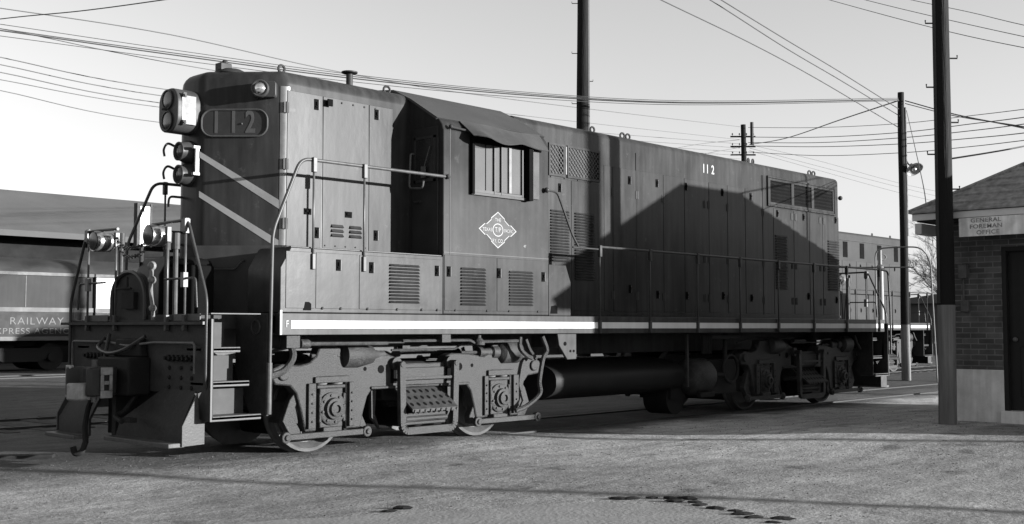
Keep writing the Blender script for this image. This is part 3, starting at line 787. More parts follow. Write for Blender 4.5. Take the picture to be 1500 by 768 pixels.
        hd = MB(); hd.tube(bend([(3.13, -1.08, 2.95), (3.07, -1.08, 2.95), (3.07, -1.2, 2.95)], .02), .012, 6); hd.build('handle', M['rail'], do_)
        mr = MB(); mr.tube(bend([(3.14, -1.02, 3.55), (3.05, -1.04, 3.55), (3.03, -1.04, 3.12), (3.03, -1.28, 3.10), (3.03, -1.30, 3.2)], .05), .013, 8); mr.build('grab_iron', M['clampdull'], cab)
        wp = MB(); wp.cyl((3.11, -1.32, 3.62), (3.10, -1.22, 3.35), .006, 6); wp.box(3.09, 3.10, -1.26, -1.18, 3.24, 3.38); wp.build('wiper', M['clampdull'], do_)
        # emblem: diamond with notched points, ring and lettering
        em = MB(); yb = -SW - .0045; cx_, cz_ = 4.096, 2.644
        hw, hh = .345, .232
        half = [(0, 1), (.36, .65), (.36, .56), (.61, .29), (.70, .31), (1, 0)]
        q1 = [(a, b_) for a, b_ in half]; q4 = [(a, -b_) for a, b_ in half[::-1]][1:]; q3 = [(-a, -b_) for a, b_ in half][1:]; q2 = [(-a, b_) for a, b_ in half[::-1]][1:-1]
        ring = q1 + q4 + q3 + q2; k_ = len(ring)
        def sc(f, p_): return (cx_ + p_[0] * hw * f, cz_ + p_[1] * hh * f)
        for i in range(k_):
            a, b_ = ring[i], ring[(i + 1) % k_]; o1, o2 = sc(1, a), sc(1, b_); i2, i1 = sc(.94, b_), sc(.94, a)
            em.add([(o1[0], yb, o1[1]), (o2[0], yb, o2[1]), (i2[0], yb, i2[1]), (i1[0], yb, i1[1])], [(0, 1, 2, 3)])
        for i in range(28):
            a, b_ = 2 * PI * i / 28, 2 * PI * (i + 1) / 28
            r0, r1, e = .083, .072, 1.18
            em.add([(cx_ + r0 * e * math.cos(a), yb, cz_ + r0 * math.sin(a)), (cx_ + r0 * e * math.cos(b_), yb, cz_ + r0 * math.sin(b_)), (cx_ + r1 * e * math.cos(b_), yb, cz_ + r1 * math.sin(b_)), (cx_ + r1 * e * math.cos(a), yb, cz_ + r1 * math.sin(a))], [(0, 1, 2, 3)])
        emo = em.build('emblem', M['emblempaint'], cab); tag(emo, 'white diamond railway emblem on the cab side')
        fieldm = MB(); fieldm.prism([sc(.94, q) for q in ring], 'y', -SW - .0015, -SW + .001); fieldm.build('emblem_field', M['emblemfield'], emo)
        for s_, dx, dz, sz, fx in (('THE', 0, .125, .066, .9), ('TEXAS', -.192, -.004, .064, .92), ('PACIFIC', .197, -.006, .064, .72), ('RY. CO.', 0, -.140, .066, .9), ('T/P', 0, 0, .088, .95)):
            text('emblem_lettering', s_, (cx_ + dx, yb + .002, cz_ + dz), (1, 0, 0), sz, M['emblempaint'], emo, sx=fx, bold=.0, thick=.002)
        text('small_stencil', '47', (4.60, -SW, 2.462), (1, 0, 0), .05, M['greystripe'], cab)
        # -------- box behind the cab
        rb = MB(); rb.prism([(5.071, ZD + .002), (5.52, ZD + .002), (5.52, 2.02), (5.42, 2.25), (5.071, 2.25)], 'y', -SW, -.93)
        rbo = rb.build('side_locker', M['cabpaint'], root, bevel=.006)
        nt = MB(); nt.prism([(5.10, 1.60), (5.24, 1.60), (5.24, 1.68), (5.20, 1.71), (5.12, 1.70)], 'y', -SW - .005, -SW - .001); nt.build('drain_notch', M['black'], rbo)
        gb = MB(); gb.ball((4.99, -SW - .04, 3.227), .036, 12); gb.tube(bend([(4.99, -SW - .05, 3.225), (5.19, -SW - .05, 3.215), (5.50, -SW - .05, 2.66), (5.62, -SW - .05, 2.52)], .07), .015, 8)
        gb.build('cab_grab_rail', M['rail'], cab)
    # -------- long hood
    X0 = 5.07
    plan = [(X0, -HW), (14.40, -HW), (14.40, HW), (X0, HW)]
    bm, top = plan_body(plan, ZD - .02, ZT - .005, .10, .2, lambda c: c.x > 14)
    top = [e for e in top if not (e.verts[0].co.x < X0 + .01 and e.verts[1].co.x < X0 + .01)]
    sel_bevel(bm, top, .19, 6)
    lh = from_bm('long_hood', bm, P, root, 28)
    if not main:
        yy = -HW
        for a, b_ in ((9.2, 10.1), (10.13, 11.0), (11.05, 11.7), (11.75, 12.5), (12.53, 13.3), (13.33, 14.2)): panel(lh, a, b_, 1.66, 3.45, yy, -1, .007, mat=P)
        for xx, z0_ in ((10.2, 3.62), (11.3, 3.62), (12.5, 3.62), (13.7, 3.62)):
            q_ = MB(); q_.box(xx, xx + .28, yy - .01, yy, 3.55, 4.02); q_.build('shutter_slot', M['black'], lh)
        q_ = MB(); q_.box(9.6, 9.63, yy - .02, yy, 3.5, 4.08); q_.box(9.6, 14.2, yy - .02, yy, 4.06, 4.09); q_.build('batten', P, lh)
        for xx in (9.7, 10.6, 11.3, 12.1, 12.9, 13.7): latch(lh, xx, 3.3, yy - .007, -1); latch(lh, xx, 1.95, yy - .007, -1)
        for xx in (8.9, 9.15, 12.6, 13.9): eye(lh, xx, -.7, ZT - .015)
        rail_tube(root, [(6.10, -1.54, 2.535), (14.80, -1.54, 2.535)], .016, M['rail'])
        for xx in (8.5, 9.7, 10.9, 12.16, 13.4, 14.73): stanchion(root, xx, -1.54, 1.36, 2.535, side=-1)
    if main:
        for s in (-1, 1):
            yy = s * HW
            segs_ = [(5.72, 6.235), (6.255, 6.985), (7.005, 7.20), (7.22, 7.80), (7.82, 8.49), (8.51, 9.07), (9.09, 9.78), (9.80, 10.345), (10.365, 10.91), (10.93, 11.50), (11.56, 11.86), (11.88, 12.57), (12.60, 13.16), (13.18, 13.67), (13.69, 14.33)]
            for i, (a, b_) in enumerate(segs_):
                zt = 3.53 if i < 2 else (3.83 if i < 10 else 3.56)
                if s > 0 and i % 2: continue
                panel(lh, a, b_, 1.66, zt, yy, s, .006)
            # front screens
            for x0, x1 in ((5.783, 6.063), (6.185, 6.869)):
                rc = MB(); rc.box(x0, x1, yy, yy + s * .004, 3.59, 3.995); so_ = rc.build('screen', M['screenback'], lh)
                rc = MB(); rc.box(x1 - .09, x1, yy + s * .004, yy + s * .006, 3.59, 3.995); rc.build('screen_shade', M['black'], so_)  # black strip painted in as the shadow of the screen recess
                for q in ((x0 - .03, x0, 3.56, 4.025), (x1, x1 + .03, 3.56, 4.025), (x0, x1, 3.56, 3.59), (x0, x1, 3.995, 4.025)):
                    rc = MB(); 
                    if q: pass
                wr = MB(); stp = .072; nn_ = int((x1 - x0 + .41) / stp) + 1
                for k in range(nn_):
                    t0 = x0 - .405 + k * stp
                    a0 = max(t0, x0); z0_ = 3.59 + (a0 - t0); a1 = min(t0 + .405, x1); z1_ = 3.59 + (a1 - t0)
                    if a1 > a0:
                        wr.tube([(a0, yy + s * .009, z0_), (a1, yy + s * .009, z1_)], .0065, 4, False); wr.tube([(a0, yy + s * .012, 7.585 - z0_), (a1, yy + s * .012, 7.585 - z1_)], .0065, 4, False)
                wr.build('wire_mesh', M['mesh'], so_)
                fr3 = MB()
                for q in ((x0 - .03, x0, 3.56, 4.025), (x1, x1 + .03, 3.56, 4.025), (x0, x1, 3.56, 3.59), (x0, x1, 3.995, 4.025)): fr3.box(q[0], q[1], yy, yy + s * .02, q[2], q[3])
                fr3.build('screen_frame', P, so_)
            wt = MB(); wt.box(6.10, 6.125, yy, yy + s * .03, 3.6, 4.0); wt.build('bright_strip', M['clamp'], lh)
            bolts(lh, [(5.8 + .3 * k, yy + s * .005, 3.545) for k in range(4)], .010, d=(0, s, 0))
            # louvres
            louver(lh, 5.79, 6.18, 2.34, 3.085, yy + s * .006, 18, P, s); louver(lh, 6.32, 6.75, 2.10, 3.08, yy + s * .006, 24, P, s)
            louver(lh, 11.93, 12.33, 2.10, 3.09, yy + s * .006, 20, P, s); louver(lh, 13.88, 14.30, 2.12, 3.10, yy + s * .006, 20, P, s)
            # rear radiator shutters
            fr4 = MB(); fr4.box(11.66, 14.18, yy, yy + s * .03, 3.585, 3.62); fr4.box(11.66, 14.18, yy, yy + s * .03, 4.095, 4.13); fr4.box(11.66, 11.70, yy, yy + s * .03, 3.62, 4.095); fr4.box(14.14, 14.18, yy, yy + s * .03, 3.62, 4.095)
            for a, b_ in ((11.70, 11.76), (12.50, 12.60), (13.25, 13.35), (14.08, 14.14)): fr4.box(a, b_, yy, yy + s * .02, 3.66, 4.06)
            fr4.box(11.70, 14.14, yy, yy + s * .018, 3.62, 3.665); fr4.box(11.70, 14.14, yy, yy + s * .018, 4.05, 4.095)
            go = fr4.build('radiator_frame', P, lh, bevel=.004, segs=1)
            for a, b_ in ((11.76, 12.50), (12.60, 13.25), (13.35, 14.08)):
                sb = MB(); sb.box(a, b_, yy, yy + s * .003, 3.665, 4.05); gr_ = sb.build('radiator_grille', M['black'], go)
            sb = MB()
            for a, b_ in ((11.76, 12.50), (12.60, 13.25), (13.35, 14.08)):
                k = a + .03
                while k < b_: sb.tube([(k + (.012 if (i_ % 2) else -.012), yy + s * .012, 3.667 + i_ * .032) for i_ in range(12)], .004, 3, False); k += .042
            sb.build('grille_wire', M['mesh'], go)
            for xx, zz in ((5.99, 3.40), (7.62, 3.66), (8.33, 3.68), (9.13, 3.70), (10.20, 3.70), (11.10, 3.70), (12.0, 3.47), (12.95, 3.47), (14.2, 3.5),
                           (7.62, 2.0), (8.33, 1.93), (9.13, 1.93), (10.20, 1.95), (11.10, 1.93), (13.1, 2.0), (14.2, 1.95)): latch(lh, xx, zz, yy + s * .006, s)
            for xs_ in (7.21, 7.81, 8.50, 9.66, 9.79, 10.36, 11.51, 12.52, 12.66, 13.58, 13.74):
                for zz in (3.45, 2.55, 1.9): hinge(lh, xx if False else xs_, zz, yy + s * .004, s) if zz != 2.55 or xs_ > 9 else None
            bolts(lh, [(11.75 + .24 * k, yy + s * .03, 3.60) for k in range(10)], .010, d=(0, s, 0))
            sm = MB(); sm.box(7.79, 7.812, yy, yy + s * .011, 1.62, 4.1); sm.box(11.50, 11.56, yy, yy + s * .013, 1.60, 4.12); sm.box(5.7, 14.36, yy, yy + s * .012, 1.60, 1.65); sm.build('batten', P, lh)
        for xx in (6.93, 7.66, 7.80, 11.31, 11.46, 13.50, 13.66): eye(lh, xx, -.76, ZT - .015, .2 * math.sin(xx))
        bolts(lh, [(5.3 + .31 * k, -.73, ZT - .01) for k in range(7)], .016, 'bolt', d=(0, 0, 1))
        bolts(lh, [(11.7 + .2 * k, -.74, ZT - .01) for k in range(12)], .016, 'bolt', d=(0, 0, 1))
        for s_, xx in (('1', 9.655), ('1', 9.765), ('2', 9.925)):
            text('road_number', s_, (xx, -HW - .0012, 4.045), (1, 0, 0), .205, M['decal'], lh, sx=.85, thick=.004, bold=.004)
        hatch = MB(); hatch.box(8.9, 9.4, -.6, .6, ZT - .01, ZT + .03); hatch.build('roof_hatch', P, lh, bevel=.01)
        # radiator fans on the roof
        for xx in (12.1, 13.0, 6.3):
            fn_ = MB(); fn_.lathe((xx, .12, ZT - .01), (0, 0, 1), [(0, .42), (.05, .42), (.055, .36), (.03, .34)], 32); fn_.build('roof_fan', M['paint_dark'], lh)
        rr = MB(); rr.cyl((14.42, -.7, 3.98), (14.50, -.72, 3.98), .05, 12); rr.ball((14.42, -.92, 3.95), .045, 10); rr.build('marker_lamp', M['paint_dark'], lh)
        # -------- open walkway railing on the long hood side
        for s in (-1, 1):
            yy = s * (SW + .02)
            rail_tube(root, [(6.10, yy, 2.535), (14.80, yy, 2.535)], .018, M['rail'])
            for xx in (6.12, 7.29, 8.52, 9.735, 10.94, 12.16, 13.395, 14.73): stanchion(root, xx, yy, 1.36, 2.535, side=s)
            lr = MB(); lr.box(4.62 + .5, 5.66, s * 1.54, s * 1.56, 2.33, 2.345); 
        sr = MB(); sr.tube([(5.10, -SW - .02, 2.49), (6.10, -SW - .02, 2.49)], .012, 6) if False else None
        rl = rail_tube(root, [(5.53, -SW - .03, 2.50), (6.10, -SW - .02, 2.50)], .012, M['rail'], .02)
        # high railing along the short hood and cab door, bent down to the steps
        for s in (-1, 1):
            yy = s * (SW + .0)
            top_ = [(.678, yy, .52), (.685, yy, 1.3), (.70, yy, 2.42), (1.05, yy, 3.225), (3.20, yy, 3.235)]
            rail_tube(root, top_, .019, M['railpale'], .12)
            kn = MB(); kn.ball((3.21, yy + s * .02, 3.235), .03, 10); kn.build('rail_bracket', M['rail'], root)
            for xx in (1.215, 1.918): stanchion(root, xx, yy + s * .012, 2.06, 3.23, M['railpale'], side=s)
            lo = MB(); lo.cyl((.674, yy, .52), (.678, yy, 1.05), .032, 12); lo.build('rail_sleeve', M['railpale'], root)
        # -------- fuel tank and gear under the frame
        ft = MB(); ft.prism([(1.14 * (abs(math.cos(q)) ** .6) * (1 if math.cos(q) > 0 else -1), .66 + .29 * (abs(math.sin(q)) ** .75) * (1 if math.sin(q) > 0 else -1)) for q in [2 * PI * (i + .5) / 32 for i in range(32)]], 'x', 5.66, 8.75)
        fo = ft.build('fuel_tank', M['tankpaint'], root)
        fs_ = MB(); fs_.box(8.52, 8.56, -1.34, -1.30, .50, 1.32); fs_.build('tank_strap', M['truck'], root)
        cg = MB(); cg.cyl((8.75, -.95, .30), (8.75, -.5, .30), .25, 24); cg.box(8.55, 8.95, -1.0, -.4, .3, .6); cg.build('drain_sump', M['grime'], root)
        rs_ = MB(); rs_.lathe((8.80, -1.10, .64), (1, 0, 0), [(-.02, .02), (0, .16), (.05, .24), (.14, .29), (.46, .29), (.55, .24), (.59, .1)], 28); rs_.build('air_reservoir', M['truck'], root)
        gear = MB(); gear.box(9.2, 10.05, -1.25, -1.0, .35, .9); gear.tube(bend([(9.0, -1.3, .66), (9.6, -1.32, .66), (9.62, -1.32, 1.32)], .08), .04, 8); gear.box(9.1, 9.9, -1.42, -1.38, 1.23, 1.30)
        for k in range(5): gear.box(8.86 + k * .05, 8.885 + k * .05, -1.42, -1.36, 1.0, 1.3)
        gear.torus((9.75, -1.33, .75), (0, 1, 0), .22, .03, 20, 6); gear.box(8.9, 9.3, -1.33, -1.25, .32, .40)
        gear.build('brake_gear', M['grime'], root, bevel=.01, segs=1)
        hr = MB()
        hr.tube(smooth_path([(5.05, -1.42, 1.30), (5.12, -1.44, 1.12), (5.02, -1.46, 1.0), (4.95, -1.46, .72), (4.98, -1.44, .55), (4.80, -1.38, .40), (4.62, -1.34, .34)]), .030, 8)
        hr.tube(smooth_path([(4.62, -1.42, 1.29), (4.60, -1.44, 1.15), (4.72, -1.45, 1.05), (4.82, -1.44, 1.02)]), .03, 8)
        hr.tube(smooth_path([(1.02, -1.40, 1.25), (1.02, -1.46, 1.10), (.90, -1.46, .96), (.72, -1.44, .90)]), .038, 8)
        hr.tube([(1.25, -1.44, 1.24), (2.35, -1.44, 1.235)], .022, 8); hr.box(.93, 1.10, -1.47, -1.36, 1.20, 1.33)
        hr.lathe((1.17, -1.44, 1.24), (1, 0, 0), [(-.06, .02), (-.05, .05), (.05, .055), (.09, .03)], 12)
        hr.tube(bend([(2.6, -1.42, 1.26), (3.7, -1.42, 1.26), (3.8, -1.42, 1.22)], .03), .018, 6); hr.lathe((3.86, -1.42, 1.26), (0, 0, 1), [(-.06, .075), (-.02, .08), (.03, .03), (.06, .03)], 12)
        hr.tube([(3.9, -1.42, 1.24), (4.6, -1.42, 1.245)], .02, 6); hr.box(3.16, 3.30, -1.5, -1.36, 1.24, 1.336)
        hr.build('air_hose', M['truck'], root)
    # -------- trucks
    M_ = make_truck(root, 3.10); make_truck(root, 12.42)
    # -------- end platforms
    ends = [(0.0, 1)] if main else []
    ends.append((XE, -1))
    for xe, dr_ in ends:
        front = dr_ > 0
        def X(d): return xe + dr_ * d     # d: distance inwards from the end plate
        pl = MB(); pl.prism([(-1.42, 1.50), (1.42, 1.50), (1.42, .80), (1.20, .74), (-1.20, .74), (-1.42, .80)], 'x', X(0), X(.03))
        pl.box(X(.03), X(.80), -.92, .92, 1.40, 1.55)
        en = pl.build('end_plate', M['front'], root, bevel=.006, segs=1)
        ed = MB(); ed.box(X(-.07), X(.0), -1.45, 1.62, 1.445, 1.475); ed.build('platform_edge', M['rail'], en)
        wl_ = MB()
        for a, b_ in ((-1.30, -.80), (.60, 1.05)): wl_.box(X(-.012), X(0), a, b_, 1.485, 1.555)
        wl_.box(X(.03), X(.62), -1.44, -1.25, 1.551, 1.562)
        wl_.build('edge_plate', M['steptread'], en)
        bb_ = MB()
        for k in range(6): bb_.lathe((X(0), -.72 - .085 * k, 1.10), (-dr_, 0, 0), [(0, .034), (.03, .034), (.035, .018), (.07, .018)], 10); bb_.lathe((X(0), .62 + .085 * k, 1.10), (-dr_, 0, 0), [(0, .034), (.03, .034), (.035, .018), (.07, .018)], 10)
        bb_.build('receptacle_row', M['grime'], en)
        bd = []
        for a in (-1.15, -.95, -.72): 
            for zz in (.90, .80, 1.0): bd.append((X(0), a, zz))
        bolts(en, bd, .022, 'bolt', M['grime'], d=(-dr_, 0, 0))
        # sloping pilot sheets either side of the coupler, with a foot board
        for s in (-1, 1):
            yo, yk = 1.23, 1.31
            if s < 0: ti, ki, bi, zt_, zk, zb = .60, .10, .0, .78, .44, .26
            else: ti, ki, bi, zt_, zk, zb = .62, .60, .60, .78, .40, .22
            pb = MB(); T = .03
            fr_ = [(X(0), s * ti, zt_), (X(0), s * yo, zt_), (X(-.21), s * yk, zk), (X(-.21), s * ki, zk), (X(-.21), s * yk, zb), (X(-.21), s * bi, zb)]
            pb.add(fr_ + [(x_ + dr_ * T, y_, z_) for x_, y_, z_ in fr_],
                   [(0, 1, 2, 3), (3, 2, 4, 5), (6, 9, 8, 7), (9, 11, 10, 8), (0, 6, 7, 1), (1, 7, 8, 2), (2, 8, 10, 4), (0, 3, 9, 6), (3, 5, 11, 9), (4, 10, 11, 5)])
            pb.build('pilot_sheet', M['front'], en)
            ft_ = MB(); ft_.box(X(-.36), X(-.18), s * (bi + .03), s * 1.33, zb - .03, zb + .015); ft_.build('foot_board', M['steptread'], en, bevel=.008)
            cp_ = MB(); q = s * 1.33
            cp_.prism([(X(-.05), .76), (X(-.22), .44), (X(-.22), .24), (X(.03), .25), (X(.03), .47), (X(-.03), .50)], 'y', q, q + s * .02); cp_.build('pilot_end_cap', M['endcap'], en)
        ap = MB(); ap.box(X(.05), X(.09), -.66, .66, .24, .80); ap.box(X(-.20), X(.05), .02, .10, .26, .70); ap.build('pilot_backing', M['grime'], en)
        # draft gear pocket, coupler
        cg = MB(); cg.box(X(-.26), X(0), -.34, .34, .70, 1.10); cg.prism([(-.30, 1.10), (.30, 1.10), (.24, 1.30), (-.24, 1.30)], 'x', X(-.10), X(0)); cg.build('draft_pocket', M['grime'], en, bevel=.02)
        co = MB(); co.box(X(-.30), X(-.24), -.10, .10, .76, .98)
        co.prism([(X(-.28), -.15), (X(-.28), .15), (X(-.42), .23), (X(-.66), .24), (X(-.68), .17), (X(-.54), .12), (X(-.50), .0), (X(-.53), -.09), (X(-.62), -.12), (X(-.60), -.19), (X(-.42), -.20)], 'z', .70, 1.00)
        cpl = co.build('coupler', M['couplersteel'], root, bevel=.02, segs=2)
        kn = MB(); kn.prism([(X(-.52), -.10), (X(-.70), -.10), (X(-.76), .02), (X(-.70), .05), (X(-.64), -.02), (X(-.54), 0)], 'z', .66, .84); kn.prism([(X(-.52), -.10), (X(-.70), -.10), (X(-.76), .02), (X(-.70), .05), (X(-.64), -.02), (X(-.54), 0)], 'z', .86, 1.03) if False else None
        kn.build('knuckle', M['knuckle'], cpl, bevel=.02, segs=2)
        gb_ = MB(); gb_.box(X(-.66), X(-.60), .16, .25, .68, 1.02); gb_.build('guard_arm', M['knuckle'], cpl, bevel=.012, segs=2)
        hf = MB(); hf.box(X(-.50), X(-.37), -.232, -.205, .68, .76); hf.box(X(-.50), X(-.37), -.232, -.205, .92, 1.0); hf.box(X(-.50), X(-.465), -.232, -.205, .76, .92); hf.box(X(-.405), X(-.37), -.232, -.205, .76, .92); hf.box(X(-.465), X(-.405), -.228, -.207, .82, .86)
        hf.build('head_highlight', M['knuckle'], cpl, bevel=.006, segs=1)  # pale plate added as the lit highlight on the coupler head side
        pn = MB(); pn.cyl((X(-.52), -.12, .64), (X(-.52), -.12, 1.08), .03, 10); pn.build('knuckle_pin', M['clampdull'], cpl)
        # uncoupling lever
        ul = MB(); ul.tube(bend([(X(-.06), -1.29, .95), (X(-.06), -1.29, 1.26), (X(-.06), -.5, 1.26), (X(-.10), .0, 1.22), (X(-.06), .5, 1.26), (X(-.06), 1.32, 1.26), (X(-.06), 1.32, .98)], .05), .014, 8); ul.build('uncoupling_lever', M['clampdull'], en)
        # hoses
        hs_ = MB()
        hs_.tube(smooth_path([(X(-.05), -.30, 1.32), (X(-.16), -.05, 1.18), (X(-.18), .25, 1.14), (X(-.14), .55, 1.20), (X(-.04), .60, 1.30)]), .022, 8)
        hs_.tube(smooth_path([(X(-.05), .48, 1.34), (X(-.15), .36, 1.15), (X(-.2), .30, 1.02)]), .022, 8)
        hs_.build('jumper_hose', M['rail'], en)
        h2 = MB(); h2.tube(smooth_path([(X(-.10), .26, .80), (X(-.34), .26, .66), (X(-.46), .18, .40), (X(-.50), .08, .20)]), .030, 8); h2.tube(smooth_path([(X(-.50), .08, .22), (X(-.55), .06, .12), (X(-.60), .10, .10), (X(-.62), .12, .17)], 4), .032, 8)
        h2.build('brake_hose', M['grime'], en)
        h3 = MB(); h3.tube(smooth_path([(X(-.12), -.28, .72), (X(-.28), -.32, .55), (X(-.40), -.36, .50), (X(-.46), -.60, .46)]), .026, 8); h3.box(X(-.44), X(-.36), -.72, -.56, .45, .50); h3.build('brake_hose', M['grime'], en)
        # gangway arch sheet and control gear on the platform
        ar = []
        for i in range(13): a = PI * i / 12; ar.append((.17 - .36 * math.cos(a), 1.74 + .29 * math.sin(a)))
        ga = MB(); ga.prism([(-.19, 1.48)] + ar + [(.53, 1.48)], 'x', X(.02), X(.10)); gao = ga.build('gangway_arch', M['front'], root, bevel=.01)
        rm = MB(); rm.tube([(X(.0), a, b_) for a, b_ in [(-.19, 1.5)] + ar + [(.53, 1.5)]], .022, 6); rm.build('arch_rim', M['rail'], gao)
        dg = MB(); dg.box(X(-.03), X(.02), .0, .26, 1.62, 1.80); dg.cyl((X(-.05), .02, 1.84), (X(-.05), .34, 1.84), .014, 6); dg.cyl((X(-.05), .1, 1.84), (X(-.05), .1, 1.97), .012, 6); dg.build('arch_latch', M['grime'], gao)
        cs = MB(); cs.box(X(.22), X(.50), -.75, -.22, 1.55, 2.08); cs.lathe((X(.36), -.48, 2.08), (0, 0, 1), [(0, .25), (.06, .22), (.09, .1)], 16); cs.build('platform_box', M['black'], root, bevel=.02)
        fx = MB(); fx.tube(smooth_path([(X(-.04), -.40, 2.08), (X(-.06), -.42, 1.92), (X(-.05), -.40, 1.80), (X(-.05), -.44, 1.62), (X(-.03), -.42, 1.5)]), .022, 8)
        fx.ball((X(-.05), -.42, 1.92), .045, 10); fx.ball((X(-.05), -.44, 1.62), .04, 10); fx.ball((X(-.04), -.40, 2.07), .05, 10); fx.build('angle_cock', M['clamp'], root)
        # railings: posts, top rails, side slopes
        rm_ = M['rail']
        for s in (-1, 1):
            for yy, zz in ((1.04, 2.52), (.40 if s > 0 else .69, 2.45)):
                stanchion(root, X(-.03), s * yy, 1.40, zz, M['railpale'] if True else rm_)
            rail_tube(root, [(X(-.03), s * .37, 2.51), (X(-.03), s * 1.08, 2.52), (X(-.03), s * 1.45, 1.72), (X(-.03), s * 1.45, .90), (X(-.0), s * 1.42, .80)], .017, rm_, .10)
            rail_tube(root, [(X(-.03), s * .64, 1.92), (X(-.03), s * 1.24, 1.92), (X(-.03), s * 1.27, 1.62)], .012, rm_, .05)
            cl_ = MB(); cl_.box(X(-.065), X(-.005), s * 1.01, s * 1.08, 2.40, 2.53); cl_.box(X(-.06), X(-.01), s * 1.00, s * 1.06, 1.83, 1.98); cl_.build('post_clamp', M['clamp'], root)
        # two lamp cans hung from the rail, chain between
        for yy, s in ((-.54, -1), (.66, 1)):
            cn = MB(); cn.lathe((X(-.14), yy + .06, 2.385), (dr_, 0, 0), [(.01, .08), (0, .112), (.03, .118), (.20, .112), (.25, .07), (.26, .02)], 22)
            cn.tube([(X(-.02), yy + .06, 2.52), (X(-.02), yy + .06, 2.49)], .014, 6); cno = cn.build('rail_lamp', M['can'], root)
            lz = MB(); lz.lathe((X(-.142), yy + .06, 2.385), (-dr_, 0, 0), [(-.02, .1), (.004, .1), (.014, .05)], 18); lz.build('lens', M['lens'], cno)
        ch = MB(); prev = None
        for zt, sg in ((2.42, .15), (2.42, .26)):
            pts_ = []
            for i in range(25):
                t = i / 24; pts_.append(Vector((X(-.05), .38 - t * .78, zt - sg * 4 * t * (1 - t) * (1 + .1 * math.sin(9 * t)))))
            for i in range(24):
                a, b_ = pts_[i], pts_[i + 1]; m_ = (a + b_) / 2; ch.torus(m_, (1, 0, 0) if i % 2 else (0, .3, 1), .020, .006, 8, 5)
        ch.build('safety_chain', M['rail'], root)
        # stand pipe posts near the nose
        for yy, z1, mt in ((-.70, 2.36, M['railpale']), (-.52, 2.36, rm_), (.46, 2.42, rm_)):
            sp_ = MB(); sp_.cyl((X(.06), yy, 1.45), (X(.06), yy, z1), .026, 10); sp_.cyl((X(.06), yy, z1 - .12), (X(.06), yy, z1 + .05), .042, 10); sp_.build('stand_pipe', mt, root)
        # steps at both corners
        for s in (-1, 1):
            for zz, x1, y0, y1 in ((.525, .60, 1.20, 1.50), (.865, .52, 1.12, 1.40), (1.21, .46, 1.04, 1.32)):
                st = MB(); st.box(X(.0), X(x1), s * y0, s * y1, zz - .035, zz); st.box(X(0), X(x1), s * (y1 - .02), s * y1, zz - .05, zz + .006); st.build('corner_step', M['steptread'], root, bevel=.006, segs=1)
                rs2 = MB(); rs2.box(X(.03), X(x1 - .02), s * (y0 - .02), s * y0, zz - .035, zz + .26); rs2.build('step_riser', M['riser'], root)
            sd_ = MB(); sd_.prism([(s * .92, 1.566), (s * 1.50, 1.566), (s * 1.50, .50), (s * 1.20, .50), (s * .92, .95)], 'x', X(.66), X(.69)); sd_.build('step_side', M['front'], root, bevel=.004, segs=1)
            s2 = MB(); s2.prism([(s * 1.42, 1.50), (s * 1.50, 1.50), (s * 1.50, .50), (s * 1.20, .42), (s * 1.10, .50), (s * 1.36, .80)], 'x', X(-.004), X(.03)); s2.build('step_side', M['front'], root, bevel=.004, segs=1)
            edg = MB(); edg.box(X(-.006), X(.014), s * 1.497, s * 1.506, .48, 1.50); edg.build('step_edge', M['clampdull'], root)
            pk = MB(); pk.torus((X(.655), s * 1.30, 1.42), (1, 0, 0), .075, .012, 20, 6); pk.build('step_ring', M['rail'], root)
        if not front:
            # jutting railings and lamp of the rear platform
            for s in (-1, 1):
                rail_tube(root, [(X(.40), s * 1.54, 2.535), (X(.05), s * 1.54, 2.52), (X(-.02), s * 1.54, 1.75), (X(-.02), s * 1.54, .9)], .018, rm_, .1)
    return root

M['sillpaint'] = material('sill_paint', 0.027, 0.45, 0.3, 3, bump=0.003, bscale=3, streak=0.25, fine=.08, dust=0.03, spec=.15)
M['boxpaint'] = material('box_paint_worn', 0.023, 0.35, 0.34, 2.2, bump=0.0035, bscale=2.5, streak=0.22, fine=0.07, dust=0.05, spec=.12)
M['cornerglint'] = material('corner_highlight_paint', 0.055, 0.44, 0.3, 5, streak=0.1, spec=.8)  # paler and shinier than the hood, for the painted corner highlight
M['emblempaint'] = material('emblem_paint', 0.24, 0.5, 0.15, 9)
M['cabpaint'] = material('cab_paint', 0.024, 0.37, 0.25, 1.5, bump=0.0035, bscale=2.0, streak=0.18, fine=0.08, dust=0.04, spec=.09)
M['paintfront'] = material('front_paint', 0.036, 0.45, 0.25, 4, fine=.05)
M['front'] = material('grimy_front_paint', 0.027, 0.65, 0.4, 4, bump=0.002, bscale=30, dust=0.02, fine=.15)
M['endcap'] = material('scraped_end_cap', 0.045, 0.5, 0.35, 9, bump=0.002, bscale=40)
M['riser'] = material('step_riser_plate', 0.035, 0.6, 0.35, 6)
M['canvas'] = material('awning_canvas', 0.042, 0.85, 0.2, 4, fine=.08)
M['rimpaint'] = material('board_rim', 0.05, 0.35, 0.2, 8)
M['chromelens'] = material('clear_lens', 0.7, 0.12, 0.2, 25, metal=.9)
M['plate'] = material('pale_side_plate', 0.06, 0.4, 0.5, 14, dust=.05)
M['trimgrey'] = material('window_sill_grey', 0.028, 0.4, 0.2, 9)
M['sash'] = material('aluminium_sash', 0.045, 0.5, 0.2, 9, spec=.2)
M['deflector'] = material('wind_deflector_pane', 0.045, 0.3, 0.12, 5)
M['seam'] = material('panel_seam', 0.05, 0.5, 0.2, 8)
M['emblemfield'] = material('emblem_field', 0.034, 0.5, 0.15, 8)
M['screenback'] = material('filter_behind_screen', 0.026, 0.7, 0.3, 14)
M['clampdull'] = material('dull_grey_iron', 0.08, 0.5, 0.3, 10)
M['railpale'] = material('worn_grey_rail', 0.055, 0.35, 0.3, 10)
